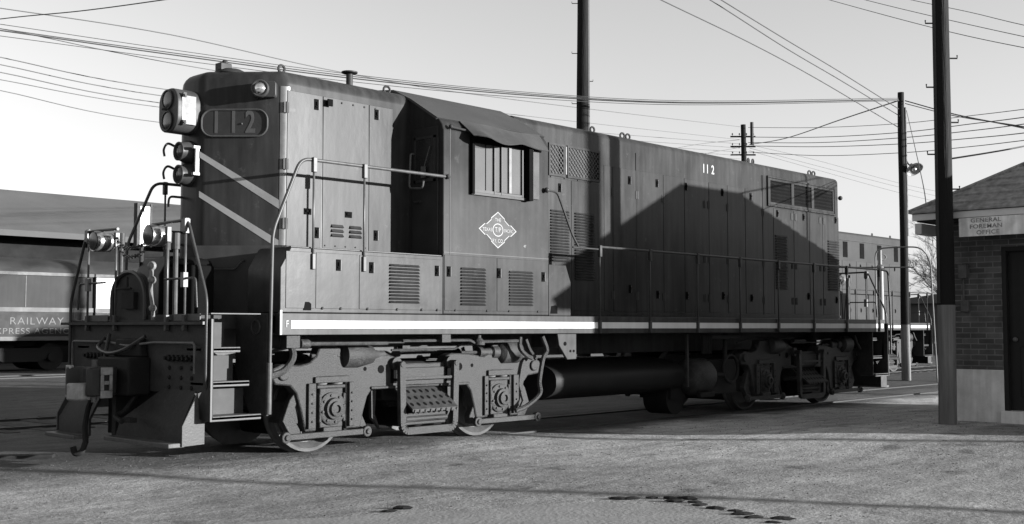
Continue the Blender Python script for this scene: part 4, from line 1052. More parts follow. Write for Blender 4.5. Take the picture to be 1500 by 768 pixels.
M['tankpaint'] = material('tank_paint', 0.011, 0.55, 0.3, 3, dust=.01)
M['couplersteel'] = material('coupler_steel', 0.022, 0.6, 0.4, 8, spec=.3)
M['knuckle'] = material('knuckle_highlight', 0.22, 0.45, 0.4, 9, metal=.2)  # much paler than the coupler body, painting in its bright highlights
M['can'] = material('lamp_can', 0.30, 0.3, 0.5, 14, metal=.8)

# white stripe, chipped away in places
def chipped(name, base, under, thr):
    m = material(name, base, .5, .10, 3, streak=.04)
    n, l = m.node_tree.nodes, m.node_tree.links; p = n['Principled BSDF']
    src = p.inputs['Base Color'].links[0].from_socket
    tcx = n.new('ShaderNodeTexCoord'); z = n.new('ShaderNodeTexNoise'); z.inputs['Scale'].default_value = 3.2; z.inputs['Detail'].default_value = 9; z.inputs['Roughness'].default_value = .7
    l.new(tcx.outputs['Object'], z.inputs['Vector'])
    mr = n.new('ShaderNodeMapRange'); mr.inputs[1].default_value = thr; mr.inputs[2].default_value = thr + .03; l.new(z.outputs[0], mr.inputs[0])
    mx = n.new('ShaderNodeMix'); mx.data_type = 'FLOAT'; l.new(mr.outputs[0], mx.inputs[0]); l.new(src, mx.inputs[2]); mx.inputs[3].default_value = under
    l.new(mx.outputs[0], p.inputs['Base Color']); return m
M['sillstripe'] = chipped('sill_stripe_paint', .46, .04, .66)

make_locomotive((0, 0, 0), 'black diesel road switcher numbered 112 with white sill stripe, nearest the camera')
make_locomotive((15.55, 5.72, 0), 'second, paler diesel locomotive whose rear end shows beyond the black engine, by the lamp pole', main=False)
# ---REST---

# ------------------------------------------------------------------ office building at right
def office():
    XW, XB, YN, YS, ZE = 10.2, 16.4, -4.83, -9.37, 3.05
    t = empty('brick_office', (0, 0, 0)); tag(t, 'small dark brick office with hipped shingle roof and pale foundation at right', 'building')
    t.location = (XW, YN, 0.1); off = Vector(t.location)
    def B(mb, name, mat, parent=t, **k):
        mb.v = [(a - off.x, b_ - off.y, c - off.z) for a, b_, c in mb.v]; return mb.build(name, mat, parent, **k)
    DY0, DY1 = -6.75, -5.515        # doorway in the front wall
    w = MB()
    w.box(XW, XW + .2, DY1, YN, .82, ZE - .12); w.box(XW, XW + .2, YS, DY0, .82, ZE - .12); w.box(XW, XW + .2, DY0, DY1, 2.55, ZE - .12)
    w.box(XW + .2, XB, YN - .2, YN, .82, ZE - .12); w.box(XW + .2, XB, YS, YS + .2, .82, ZE - .12); w.box(XB - .2, XB, YS + .2, YN - .2, .82, ZE - .12)
    wall = B(w, 'wall', M['brick'])
    f_ = MB(); f_.box(XW - .012, XW + .22, DY1, YN + .012, -.1, .82); f_.box(XW - .012, XW + .22, YS - .012, DY0, -.1, .82); f_.box(XW + .22, XB + .012, YN - .2, YN + .012, -.1, .82)
    f_.box(XW + .22, XB + .012, YS - .012, YS + .2, -.1, .82); f_.box(XB - .2, XB + .012, YS + .2, YN - .2, -.1, .82)
    B(f_, 'foundation', M['concrete'], bevel=.01)
    s_ = MB(); s_.box(XW - .10, XW + .3, DY0 - .05, DY1 + .03, -.1, .255); B(s_, 'door_sill', M['concrete'], bevel=.01)
    d_ = MB(); d_.box(XW + .10, XW + .15, DY0 + .06, DY1 - .06, .26, 2.50)
    d = B(d_, 'door', M['doorwood'])
    dp = MB(); dp.box(XW + .085, XW + .10, DY0 + .2, DY1 - .2, 1.35, 2.35); B(dp, 'door_glass', M['doorwood'], d)
    dpn = MB(); dpn.box(XW + .08, XW + .10, DY0 + .2, DY1 - .2, .45, 1.15); B(dpn, 'panel', M['doorwood'], d, bevel=.02)
    hnd = MB(); hnd.ball((XW + .06, DY1 - .14, 1.25), .035, 10); B(hnd, 'handle', M['clampdull'], d)
    fr = MB(); fr.box(XW - .01, XW + .16, DY1 - .06, DY1, .255, 2.55); fr.box(XW - .01, XW + .16, DY0, DY0 + .06, .255, 2.55); fr.box(XW - .01, XW + .16, DY0 + .06, DY1 - .06, 2.49, 2.55); B(fr, 'door_frame', M['doorwood'])
    # windows on the flank and rear part of front wall
    for xx in (11.8, 14.4):
        for yy, s in ((YN, 1), (YS, -1)):
            wm = MB(); wm.box(xx - .5, xx + .5, yy, yy + s * .03, 1.2, 2.3); wo_ = B(wm, 'window', M['lens'])
            wf = MB(); wf.box(xx - .55, xx - .5, yy, yy + s * .06, 1.15, 2.35); wf.box(xx + .5, xx + .55, yy, yy + s * .06, 1.15, 2.35); wf.box(xx - .5, xx + .5, yy, yy + s * .06, 2.3, 2.35); wf.box(xx - .5, xx + .5, yy, yy + s * .06, 1.15, 1.2); wf.box(xx - .5, xx + .5, yy + s * .03, yy + s * .05, 1.73, 1.77); B(wf, 'window_frame', M['trim'], wo_)
    # eaves: soffit, fascia, hipped roof
    x0, x1, y0, y1 = 9.65, XB + .5, -9.85, -4.47
    so_ = MB(); so_.box(x0 + .05, x1 - .05, y0 + .05, y1 - .05, ZE - .12, ZE - .10); B(so_, 'soffit', M['doorwood'])
    fa = MB()
    fa.box(x0, x0 + .03, y0, y1, ZE - .10, ZE - .01); fa.box(x1 - .03, x1, y0, y1, ZE - .10, ZE - .01); fa.box(x0 + .03, x1 - .03, y1 - .03, y1, ZE - .10, ZE - .01); fa.box(x0 + .03, x1 - .03, y0, y0 + .03, ZE - .10, ZE - .01)
    B(fa, 'fascia', M['fascia'])
    # courses of shingles as shallow steps up the four slopes
    ym = (y0 + y1) / 2; half = (y1 - y0) / 2 + .04; zr = 4.66; NC = 13; rm = MB(); rnd = random.Random(3)
    X0, X1, Y0, Y1 = x0 - .04, x1 + .04, y0 - .04, y1 + .04
    def ringp(f, z): return [(X0 + half * f, Y0 + half * f, z), (X1 - half * f, Y0 + half * f, z), (X1 - half * f, Y1 - half * f, z), (X0 + half * f, Y1 - half * f, z)]
    for i in range(NC):
        f0, f1 = i / NC, (i + 1) / NC
        zb = ZE + (zr - ZE) * f0; zt = ZE + (zr - ZE) * f1
        a = ringp(f0, zb - .0); b_ = ringp(f0, zb + .025); c = ringp(min(f1, .9999), zt)
        rm.add(a + b_ + c, [(0, 1, 5, 4), (1, 2, 6, 5), (2, 3, 7, 6), (3, 0, 4, 7), (4, 5, 9, 8), (5, 6, 10, 9), (6, 7, 11, 10), (7, 4, 8, 11)])
    rm.add(ringp(0, ZE), [(0, 3, 2, 1)])
    B(rm, 'roof', M['shingle'], smooth=5)
    rc = MB(); rc.tube([(X0 + .01, Y1 - .01, ZE + .03), (X0 + half, ym, zr + .02)], .03, 6); rc.tube([(X0 + .01, Y0 + .01, ZE + .03), (X0 + half, ym, zr + .02)], .03, 6); rc.tube([(X0 + half, ym, zr + .02), (X1 - half, ym, zr + .02)], .03, 6)
    B(rc, 'ridge_cap', M['shingle'])
    # bracket of the corner gutter and downspout boxes
    ev = MB(); ev.box(9.66, 10.18, -4.60, -4.50, ZE - .30, ZE - .14); B(ev, 'eave_bracket', M['trim'], bevel=.01)
    for (y_, z_, a, b_) in ((-4.99, 2.22, .06, .10), (-5.01, 1.72, .055, .08)):
        mb = MB(); mb.box(XW - .10, XW, y_ - a, y_ + a, z_ - b_, z_ + b_); B(mb, 'meter_box', M['clampdull'], bevel=.01)
    mb = MB(); mb.cyl((XW - .04, -4.985, 1.8), (XW - .04, -4.985, 2.12), .014, 6); B(mb, 'conduit', M['clampdull'])
    return t
# brick
bk = bpy.data.materials.new('dark_brick'); bk.use_nodes = True
n, l = bk.node_tree.nodes, bk.node_tree.links; p = n['Principled BSDF']; p.inputs['Roughness'].default_value = .85
tc = n.new('ShaderNodeTexCoord'); geo = n.new('ShaderNodeNewGeometry')
sx = n.new('ShaderNodeSeparateXYZ'); l.new(tc.outputs['Object'], sx.inputs[0])
ad = n.new('ShaderNodeMath'); ad.operation = 'ADD'; l.new(sx.outputs[0], ad.inputs[0]); l.new(sx.outputs[1], ad.inputs[1])
cb_ = n.new('ShaderNodeCombineXYZ'); l.new(ad.outputs[0], cb_.inputs[0]); l.new(sx.outputs[2], cb_.inputs[1])
bt = n.new('ShaderNodeTexBrick'); bt.inputs['Scale'].default_value = 1.0; bt.inputs['Brick Width'].default_value = .225; bt.inputs['Row Height'].default_value = .0775
bt.inputs['Mortar Size'].default_value = .0085; bt.inputs['Mortar Smooth'].default_value = .2; bt.inputs['Bias'].default_value = -.1
bt.inputs['Color1'].default_value = (.045, .045, .045, 1); bt.inputs['Color2'].default_value = (.09, .09, .09, 1); bt.inputs['Mortar'].default_value = (.13, .13, .13, 1)
l.new(cb_.outputs[0], bt.inputs['Vector']); bn = n.new('ShaderNodeTexNoise'); bn.inputs['Scale'].default_value = 3.5; bn.inputs['Detail'].default_value = 8; l.new(tc.outputs['Object'], bn.inputs['Vector'])
bmr = n.new('ShaderNodeMapRange'); bmr.inputs[1].default_value = .3; bmr.inputs[2].default_value = .7; bmr.inputs[3].default_value = .55; bmr.inputs[4].default_value = 1.35; l.new(bn.outputs[0], bmr.inputs[0])
vm = n.new('ShaderNodeVectorMath'); vm.operation = 'SCALE'; l.new(bt.outputs[0], vm.inputs[0]); l.new(bmr.outputs[0], vm.inputs['Scale']); l.new(vm.outputs[0], p.inputs['Base Color'])
bb = n.new('ShaderNodeBump'); bb.inputs['Distance'].default_value = .006; bb.invert = True; l.new(bt.outputs['Fac'], bb.inputs['Height']); l.new(bb.outputs[0], p.inputs['Normal'])
M['brick'] = bk
M['shingle'] = material('old_shingles', 0.20, 0.9, 0.35, 3.5, bump=0.01, bscale=14, fine=.25, vscale=(1, 2.2, 1))
M['fascia'] = material('fascia_paint', 0.50, 0.6, 0.15, 3)
office()

# sign fixed under the eave of the office
sgn = empty('office_sign', (9.662, -5.9, 2.825)); tag(sgn, 'weathered white board lettered GENERAL FOREMAN OFFICE under the brick office eave', 'sign')
mb = MB(); mb.box(-.012, .012, -.76, .76, -.145, .118); so_ = mb.build('board', M['signboard'], sgn, bevel=.004)
for k, s_ in enumerate(('GENERAL', 'FOREMAN', 'OFFICE')):
    text('sign_lettering', s_, (-.012, .385 if k < 2 else .36, .072 - .084 * k), (0, -1, 0), .08, M['signletter'], sgn, sx=1.15, space=1.08, thick=.003, bold=.0015)
mb = MB()
for yy in (-.5, .5): mb.cyl((0, yy, .13), (0, yy, .2), .008, 6)
mb.build('hanger', M['clampdull'], sgn)
mb = MB(); mb.prism([(.10, -.01), (.34, .07), (.50, .02), (.46, .045), (.30, .10), (.14, .03)], 'z', 0, 1) if False else None

# ------------------------------------------------------------------ poles
def pole(name, x, y, z0, h, r0, r1, label, lean=(0, 0), pale=None, spikes=(), arms=(), group='utility poles', seed=1, cat='pole'):
    t = empty(name, (x, y, z0)); tag(t, label, cat, group)
    def body(a, b_, nn=14):
        mb = MB(); pts = []
        for i in range(nn + 1):
            u = a + (b_ - a) * i / nn; wv = .02 * noise.noise(Vector((seed, u * 3, 0)))
            pts.append((lean[0] * u + wv, lean[1] * u - wv, h * u))
        mb.tube(pts, r0 + (r1 - r0) * a, 16, True, r0 + (r1 - r0) * b_); return mb
    if pale:
        body(0, pale / h, 4).build('butt', M['polepale'], t, smooth=60); body(pale / h, 1).build('shaft', M['pole'], t, smooth=60)
    else: body(0, 1).build('shaft', M['pole'], t, smooth=60)
    for dx, dy, zz in spikes:
        u = zz / h; mb = MB(); k = Vector((dx, dy, 0)); d = k.normalized(); b0 = Vector((lean[0] * u, lean[1] * u, zz))
        mb.tube([b0, b0 + k, b0 + k + Vector((0, 0, .045))], .011, 6); mb.build('climbing_spike', M['clampdull'] if False else M['hinge'], t)
    for q in arms:
        zz, half, dirv, nins = q; d = Vector(dirv).normalized(); w = Vector((-d.y, d.x, 0)) * .05
        am = MB(); am.tube([-d * half + Vector((0, 0, zz)) + w * 2.4, d * half + Vector((0, 0, zz)) + w * 2.4], .055, 4)
        ao = am.build('cross_arm', M['pole'], t)
        for k in range(nins):
            s_ = -half + .12 + k * (2 * half - .24) / max(1, nins - 1); mb = MB(); mb.lathe(d * s_ + Vector((0, 0, zz + .05)) + w * 2.4, (0, 0, 1), [(0, .012), (.06, .012), (.06, .04), (.1, .045), (.15, .03), (.17, .01)], 10); mb.build('insulator', M['glassins'], ao)
    return t
V2 = lambda a: (math.sin(_t) * a, -math.cos(_t) * a)
def sp(zs, first): 
    out = []
    for k, z_ in enumerate(zs):
        a = (.22 if (k % 2 == 0) == first else -.22); out.append((*V2(a), z_))
    return out
fp = pole('utility_pole', 9.47, -5.0, 0.05, 11.5, .122, .10, 'tall dark pole with pale scarred butt in front of the brick office corner', lean=(0, -.05), pale=1.68,
     spikes=sp((3.30, 3.79, 4.24, 4.74, 5.15, 5.65, 6.1, 6.6, 7.1), True), seed=2)
mb = MB(); mb.box(-.135, -.10, .01, .05, 1.7, 8.5); mb.v = [(a + .02, b_ + .02 - .0045 * c, c) for a, b_, c in mb.v]; mb.build('conduit_strip', M['hinge'], fp)
rp = pole('utility_pole', 16.98, 7.72, -.05, 13.5, .185, .15, 'thick dark pole rising behind the roof of the black engine', lean=(.02, -.02),
     spikes=[(*V2(-.30), 7.4), (*V2(-.30), 8.75), (*V2(-.30), 10.1), (*V2(-.30), 11.4), (*V2(.26), 8.0)], seed=5)
mb = MB(); mb.box(.0, .06, -.20, -.14, 2.5, 12.5); mb.v = [(a + .02, b_ + .02, c) for a, b_, c in mb.v]; mb.build('conduit_strip', M['hinge'], rp)
lp = pole('utility_pole', 24.24, 2.22, -.05, 8.02, .125, .085, 'slim pole with a lamp, beside the second engine', pale=1.55, seed=8)
mb = MB(); mb.tube([(.08, -.08, 4.0), (.08, -.08, 7.6)], .03, 6); mb.build('conduit_strip', M['hinge'], lp)
# lamp on a bracket of that pole
la = MB(); la.tube(smooth_path([(.04, -.04, 6.25), (.12, -.12, 6.02), (.19, -.20, 5.95)]), .022, 8)
lao = la.build('lamp_arm', M['hinge'], lp)
hd = Vector((.19, -.20, 5.97)); dn = Vector((-.25, -.55, -.8)).normalized()
ls = MB(); ls.lathe(hd, dn, [(-.06, .03), (0, .05), (.05, .08), (.11, .22), (.17, .25), (.175, .235), (.12, .20), (.06, .07)], 26); ls.build('lamp_shade', M['white'], lao)
lb = MB(); lb.ball(hd + dn * .14, .065, 12); lb.build('bulb', M['chromelens'], lao)
fa_ = pole('utility_pole', 52.85, 24.9, -.05, 13.6, .20, .15, 'distant pole with stacked wire brackets and insulators, left of the lamp pole', arms=((12.9, .75, (.683, -.73, 0), 4), (12.3, .75, (.683, -.73, 0), 4), (11.8, .75, (.683, -.73, 0), 4)), seed=11)
tr = MB(); tr.cyl((.35, -.38, 12.4), (.35, -.38, 13.75), .10, 10); tr.build('transformer', M['hinge'], fa_)
pole('utility_pole', 2.1, 14.52, -.05, 9.0, .16, .12, 'pole outside the left edge that carries the wire bundle', seed=12)
pole('utility_pole', 20.1, -4.62, -.05, 8.0, .15, .12, 'pole outside the right edge carrying the three high wires', seed=13)
pole('utility_pole', 26.68, -2.86, -.05, 8.2, .15, .12, 'pole outside the right edge carrying the five far wires', seed=14)
pole('utility_pole', 13.42, -13.35, -.05, 9.5, .17, .15, 'thick pole outside the right edge, casting the broad shadow on the long hood', seed=15)
pole('shadow_post', 11.6, -24.0, -.05, 6.5, .10, .09, 'taller thin post added outside the right edge to cast a soft ground shadow', group='thin posts', seed=16, cat='post')  # two unseen posts added here for the soft shadow bands on the ground
pole('shadow_post', 17.3, -24.0, -.05, 3.9, .11, .10, 'shorter thin post added outside the right edge for its ground shadow', group='thin posts', seed=17, cat='post')
mb = MB(); mb.cyl((0, 0, 0), (0, 0, 2.2), .035, 8); mo = mb.build('roof_mast', M['hinge']); mo.location = (15.66, -5.72, 3.3); tag(mo, 'thin service mast on the office roof', 'mast')

# ------------------------------------------------------------------ overhead wires
def extend(p, k): 
    a, b_ = Vector(p[0]), Vector(p[1]); return [tuple(a + (a - b_).normalized() * k)] + list(p)
WIRES = [
    ('thick', 0.015, [(2.2, 14.51, 8.01), (4.21, 13.83, 7.97), (7.58, 12.42, 7.79), (11.25, 10.7, 7.59), (14.86, 8.3, 7.37), (18.92, 5.87, 7.4), (24.1, 2.23, 7.75)]),
    ('thick', 0.011, [(2.2, 14.52, 8.19), (4.21, 13.83, 8.01), (7.58, 12.43, 7.84), (11.25, 10.7, 7.64), (14.86, 8.3, 7.41), (18.92, 5.87, 7.42), (24.1, 2.23, 7.75)]),
    ('thin', 0.012, [(2.19, 14.53, 8.51), (4.2, 13.84, 8.47), (7.84, 12.88, 8.39), (12.51, 12.28, 8.16), (19.97, 13.09, 8.64), (52.65, 25, 13.41)]),
    ('thin', 0.01, [(2.2, 14.52, 8.07), (4.21, 13.83, 8.01), (6.35, 13, 7.75), (8.51, 12.16, 7.54), (16.42, 13.96, 8.15), (52.65, 25, 12.63)]),
    ('thin', 0.012, [(2.21, 14.51, 7.63), (4.64, 14.83, 7.61), (8.78, 14.8, 7.5), (20.43, 18.45, 8.81), (52.64, 25, 12.38)]),
    ('thin', 0.012, [(2.21, 14.5, 7.46), (4.65, 14.83, 7.44), (8.78, 14.8, 7.32), (20.43, 18.45, 8.57), (52.64, 25.01, 12.13)]),
    ('thin', 0.012, [(2.22, 14.5, 7.28), (4.65, 14.82, 7.26), (8.79, 14.79, 7.13), (20.43, 18.45, 8.37), (52.64, 25.01, 11.89)]),
    ('thin', 0.01, [(2.22, 14.49, 7.08), (4.65, 14.82, 7.09), (8.79, 14.79, 7.02), (20.43, 18.45, 8.23), (52.64, 25.01, 11.68)]),
    ('thin', 0.01, [(2.23, 14.49, 6.87), (4.66, 14.82, 6.84), (8.79, 14.79, 6.63), (20.43, 18.45, 7.89), (52.64, 25.01, 11.48)]),
    ('rise', 0.012, [(4.34, 21.01, 9.19), (4.63, 14.85, 8.5), (4.97, 11.55, 8.13), (5.12, 8.47, 7.79), (4.81, 4.41, 7.2)]),
    ('diag', 0.012, [(11.11, 2.06, 8.25), (12.54, 2, 8.08), (16.42, 2.25, 7.93), (19.77, 2.33, 7.62), (24.09, 2.24, 6.97)]),
    ('diag', 0.012, [(11.66, 1.48, 8.38), (13.66, 1.54, 8.22), (17.85, 2.19, 8.08), (20.58, 2.19, 7.74), (24.12, 2.21, 7.29)]),
    ('diag', 0.012, [(12.02, 1.09, 8.27), (13.81, 1.37, 8.22), (17.85, 2.18, 8.28), (20.58, 2.19, 7.95), (24.1, 2.23, 7.49)]),
    ('right', 0.01, [(29.17, 9.11, 13.62), (27.8, 6.18, 12.13), (24.24, 1.2, 9.6), (21.74, -1.97, 8.08), (20.1, -4.61, 6.97)]),
    ('right', 0.01, [(30, 8.23, 13.59), (28.61, 5.32, 12.13), (26.22, 2.02, 10.47), (22.78, -1.63, 8.6), (20.1, -4.61, 7.13)]),
    ('right', 0.01, [(30.99, 7.17, 13.54), (29.64, 4.22, 12.13), (26.9, 1.29, 10.61), (22.79, -1.63, 8.89), (20.1, -4.62, 7.37)]),
    ('lampright', 0.016, [(24.23, 2.09, 7.72), (21.6, -0.36, 6.66), (18.59, -3, 5.62), (15.66, -5.72, 4.51)]),
    ('lampright', 0.012, [(24.23, 2.09, 7.64), (21.6, -0.36, 6.62), (18.59, -3, 5.65), (15.66, -5.73, 4.59)]),
    ('farright', 0.018, [(52.98, 24.64, 12.79), (48.56, 17.66, 11.45), (43.81, 11.03, 10.33), (38.91, 6.02, 9.46), (33.13, 1.96, 8.44), (26.68, -2.86, 7.36)]),
    ('farright', 0.018, [(52.98, 24.65, 12.46), (48.56, 17.66, 11.16), (43.8, 11.03, 10.08), (38.91, 6.02, 9.19), (33.12, 1.96, 8.21), (26.67, -2.86, 7.18)]),
    ('farright', 0.018, [(52.98, 24.65, 12.26), (48.56, 17.66, 10.94), (43.8, 11.04, 9.8), (38.9, 6.03, 8.89), (33.12, 1.97, 7.91), (26.67, -2.85, 6.91)]),
    ('farright', 0.016, [(52.97, 24.65, 11.89), (48.55, 17.67, 10.47), (43.79, 11.04, 9.39), (38.9, 6.03, 8.56), (33.11, 1.97, 7.66), (26.66, -2.85, 6.67)]),
    ('farright', 0.014, [(52.99, 24.64, 13.37), (48.57, 17.65, 11.96), (43.81, 11.03, 10.74), (38.91, 6.01, 9.79), (33.13, 1.95, 8.71), (26.68, -2.87, 7.54)]),
    ('branch', 0.014, [(10.16, -4.82, 3.87), (11.99, -4.73, 4.18), (13.4, -4.77, 4.44), (17.87, -5.16, 5.32)]),
    ('diag2', 0.02, [(53.03, 24.59, 12.34), (40.18, 14.91, 10.05), (30.77, 7.4, 8.71), (24.1, 2.23, 7.72)]),
    ('sink', 0.012, [(53.03, 24.59, 12.34), (59.52, 23.51, 11.94), (68.69, 22.49, 11.31), (78.02, 21.3, 10.96), (92.78, 17.24, 9.94)]),
    ('sink', 0.012, [(53.03, 24.59, 12.13), (59.52, 23.51, 11.59), (68.69, 22.49, 11.03), (78.01, 21.31, 10.56), (92.77, 17.25, 9.39)]),
    ('sink', 0.012, [(53.03, 24.59, 11.97), (59.52, 23.51, 11.33), (68.69, 22.5, 10.65), (78.01, 21.32, 10.15), (92.76, 17.26, 8.83)]),
    ('sinkleft', 0.012, [(52.65, 25, 12.63), (49.18, 25.78, 12.02), (45.66, 26.62, 11.15), (39.95, 26.86, 9.68)]),
    ('sinkleft', 0.012, [(52.64, 25.01, 12.17), (49.45, 25.5, 11.46), (45.92, 26.34, 10.54), (40.2, 26.6, 9.24)]),
    ('guy', 0.008, [(24.16, 2.03, 7.43), (17.98, -0.89, 5.38), (12.72, -3.32, 3.86), (9.92, -4.57, 3.16)]),
]
LAB = {'thick': 'heavy cable of the bundle from upper left to the lamp pole', 'thin': 'thin wire sloping down from upper left towards the distant pole', 'rise': 'single wire rising across the upper left corner', 'diag': 'wire slanting steeply down from the top edge to the lamp pole', 'right': 'high wire crossing the upper right corner', 'lampright': 'heavy cable running right from the lamp pole top over the office', 'farright': 'wire from the distant pole out past the right edge', 'branch': 'short wire leaving the tall office pole to the right', 'diag2': 'cable between the distant pole and the lamp pole top', 'sink': 'faint wire sinking from the distant pole behind the lamp pole', 'sinkleft': 'faint wire dropping left of the distant pole', 'guy': 'thin slack wire from the lamp pole to the office eave'}
ORD = ['topmost', 'second', 'third', 'fourth', 'fifth', 'sixth', 'lowest']
from collections import Counter
tot = Counter(q[0] for q in WIRES); cnt = Counter()
_th = WIRES[0][2]
WIRES.insert(2, ('thick', .008, [(a, b_, c + .16 - .02 * i) for i, (a, b_, c) in enumerate(_th)]))
WIRES.insert(3, ('thick', .008, [(a, b_, c - .14 + .018 * i) for i, (a, b_, c) in enumerate(_th)]))
tot['thick'] = 4
for nm, r_, pts in WIRES:
    if nm == 'diag': pts = extend(pts, 14)
    mb = MB(); pp = smooth_path(pts, 8); base = Vector(pts[-1])
    mb.tube([q - base for q in pp], r_, 5, True)
    o = mb.build('overhead_wire', M['wirepale'] if nm in ('sink', 'sinkleft', 'thin') else M['wire'], smooth=180); o.location = base
    k = cnt[nm]; cnt[nm] += 1
    order = '' if tot[nm] == 1 else (ORD[k] if tot[nm] > 2 else ('upper', 'lower')[k]) + ' '
    if tot[nm] > 2 and k == tot[nm] - 1: order = 'lowest '
    tag(o, order + LAB[nm], 'wire', 'overhead wires')

# ------------------------------------------------------------------ pipe gantry by the lamp pole
pg = MB(); pg.cyl((0, 0, -.05), (0, 0, 3.05), .085, 14); pg.cyl((0, 0, 3.05), (0, 0, 3.5), .05, 10); pg.lathe((0, 0, 3.05), (0, 0, 1), [(-.05, .10), (.0, .11), (.05, .06)], 12); pg.torus((.06, -.06, 3.3), (.7, .7, 0), .07, .02, 12, 5)
po = empty('fuel_standpipe', (22.8, 2.24, 0)); tag(po, 'white painted standpipe beside the lamp pole with pipe arms on top', 'standpipe')
pg.build('riser', M['whitepipe'], po)
pa = MB(); pa.tube(bend([(.1, .18, 1.4), (.1, .18, 3.54), (.15, -.5, 3.56), (.2, -1.06, 3.53), (.6, -1.12, 3.2), (.9, -1.12, -.05)], 0.25, 6), .02, 8); pa.build('pipe_arch', M['thinpipe'], po, smooth=60)
pb = MB(); pb.tube([(.1, 1.4, 3.08), (.1, -.9, 3.0)], .017, 8); pb.build('cross_pipe', M['thinpipe'], po, smooth=60)

# ------------------------------------------------------------------ left background: express car and freight house
def express_car(x0, x1, yc, label, lettered=True):
    t = empty('express_car', (x0, yc, 0)); tag(t, label, 'railway car', 'express cars'); L = x1 - x0
    y = -1.5
    b_ = MB(); b_.box(0, L, -1.5, 1.5, 1.12, 3.13); body = b_.build('body', M['carside'] if lettered else M['carside2'], t, bevel=.03)
    rs = [(-1.5, 3.13)] + [(-1.5 * math.cos(PI * i / 14), 3.13 + .62 * math.sin(PI * i / 14) ** .8) for i in range(1, 14)] + [(1.5, 3.13)]
    r_ = MB(); r_.prism([(a * 1.01, c) for a, c in rs], 'x', -.05, L + .05); ro = r_.build('roof', M['carroof'], t, smooth=40)
    cl = MB(); cl.prism([(-.7, 3.6), (-.7, 3.92), (-.3, 4.02), (.3, 4.02), (.7, 3.92), (.7, 3.6)], 'x', .6, L - .6); cl.build('clerestory', M['carroof'], ro, smooth=40) if False else None
    for za, zb, m, nm in ((3.12, 3.22, M['carline'], 'gutter_line'), (1.93, 2.07, M['carline'], 'belt_rail'), (1.00, 1.13, M['carline'], 'side_sill')):
        q = MB(); q.box(-.01, L + .01, -1.53, -1.49, za, zb); q.build(nm, m, body)
    q = MB(); q.box(0, L, -1.515, -1.49, 1.14, 1.92); bd = q.build('letter_band', M['carband'], body)
    for k in range(int(L // 2.4)):
        q = MB(); xx = 1.2 + 2.4 * k; q.box(xx, xx + .03, -1.512, -1.49, 2.08, 3.10); q.build('side_seam', M['carline'] if False else M['seam'], body)
    if lettered:
        text('lettering', 'RAILWAY', (10.40 - x0, -1.515, 1.62), (1, 0, 0), .34, M['carletter'], bd, sx=1.13, space=1.12, bold=-.004)
        text('lettering', 'EXPRESS AGENCY', (10.28 - x0, -1.515, 1.30), (1, 0, 0), .27, M['carletter'], bd, sx=1.22, space=1.1, bold=-.003)
    for xx in (2.2, L - 2.2):
        tk = MB(); tk.box(xx - 1.3, xx + 1.3, -1.1, -1.0, .55, .75)
        for a in (-1, 1): tk.cyl((xx + a, -1.0, .46), (xx + a, 1.0, .46), .45, 24); tk.cyl((xx + a, -1.18, .46), (xx + a, -1.0, .46), .15, 12)
        tk.prism([(xx - 1.2, .6), (xx - .6, .3), (xx + .6, .3), (xx + 1.2, .6)], 'y', -1.12, -1.04); tk.build('truck', M['grime'], t)
    ub = MB(); ub.box(L * .35, L * .62, -1.2, 1.2, .45, .95); ub.box(.2, L - .2, -.5, .5, .8, 1.1); ub.build('underframe', M['grime'], t)
    return t
express_car(-8.0, 12.30, 26.8, 'long dark express car lettered RAILWAY EXPRESS AGENCY, at the left edge')
express_car(12.40, 33, 26.8, 'plain express car beyond the front railing of the black engine', False)
t = empty('freight_house', (0, 38, 0)); tag(t, 'long freight house with pale gabled roof behind the express cars', 'building')
q = MB(); q.box(-40, 40, -2.6, 8, -.1, 5.2); q.build('wall', M['housewall'], t)
q = MB(); q.prism([(-4, 5.25), (2.2, 7.62), (8.8, 5.25), (8.8, 5.10), (2.2, 7.45), (-4, 5.10)], 'x', -42, 42); ro = q.build('roof', M['houseroof'], t, smooth=5)
q = MB(); q.box(-42, 42, -4.04, -4.0, 5.06, 5.30); q.build('eave_board', M['eaveboard'], ro)
for k in range(12):
    q = MB(); xx = -36 + 6.4 * k; q.box(xx, xx + 2.6, -2.65, -2.58, .9, 3.9); q.build('freight_door', M['doorwood'], t)
# white signal board on a post far beyond the front platform
t = empty('signal_board', (7.25, 13.0, -.04)); tag(t, 'tall narrow white board on a dark post, seen over the black engine front platform', 'sign')
q = MB(); q.cyl((0, 0, 0), (0, 0, 3.4), .05, 8); q.build('post', M['hinge'], t)
q = MB(); q.box(-.13, .18, -.05, -.02, 3.36, 4.28); bo = q.build('board', M['whiteboard'], t)
for q_ in ((-.21, -.13, -.16, 0, 3.34, 4.34), (.18, .22, -.07, -.02, 3.34, 4.34), (-.09, -.075, -.062, -.05, 3.4, 4.1), (.09, .105, -.062, -.05, 3.4, 4.1)):
    q = MB(); q.box(*q_); q.build('frame', M['hinge'], bo)
text('lettering', 'E', (.04, -.051, 4.15), (1, 0, 0), .2, M['hinge'], bo)

# ------------------------------------------------------------------ right background beyond the second engine
t = empty('shed', (62, 12, 0)); tag(t, 'low grey shed far beyond the lamp pole', 'building')
q = MB(); q.box(-4, 14, -9, 6, -.1, 2.9); q.build('wall', M['far'], t); q = MB(); q.prism([(-9.4, 2.95), (-1.5, 3.9), (6.4, 2.95), (6.4, 2.8), (-9.4, 2.8)], 'x', -4.4, 14.4); q.build('roof', M['houseroof'], t)

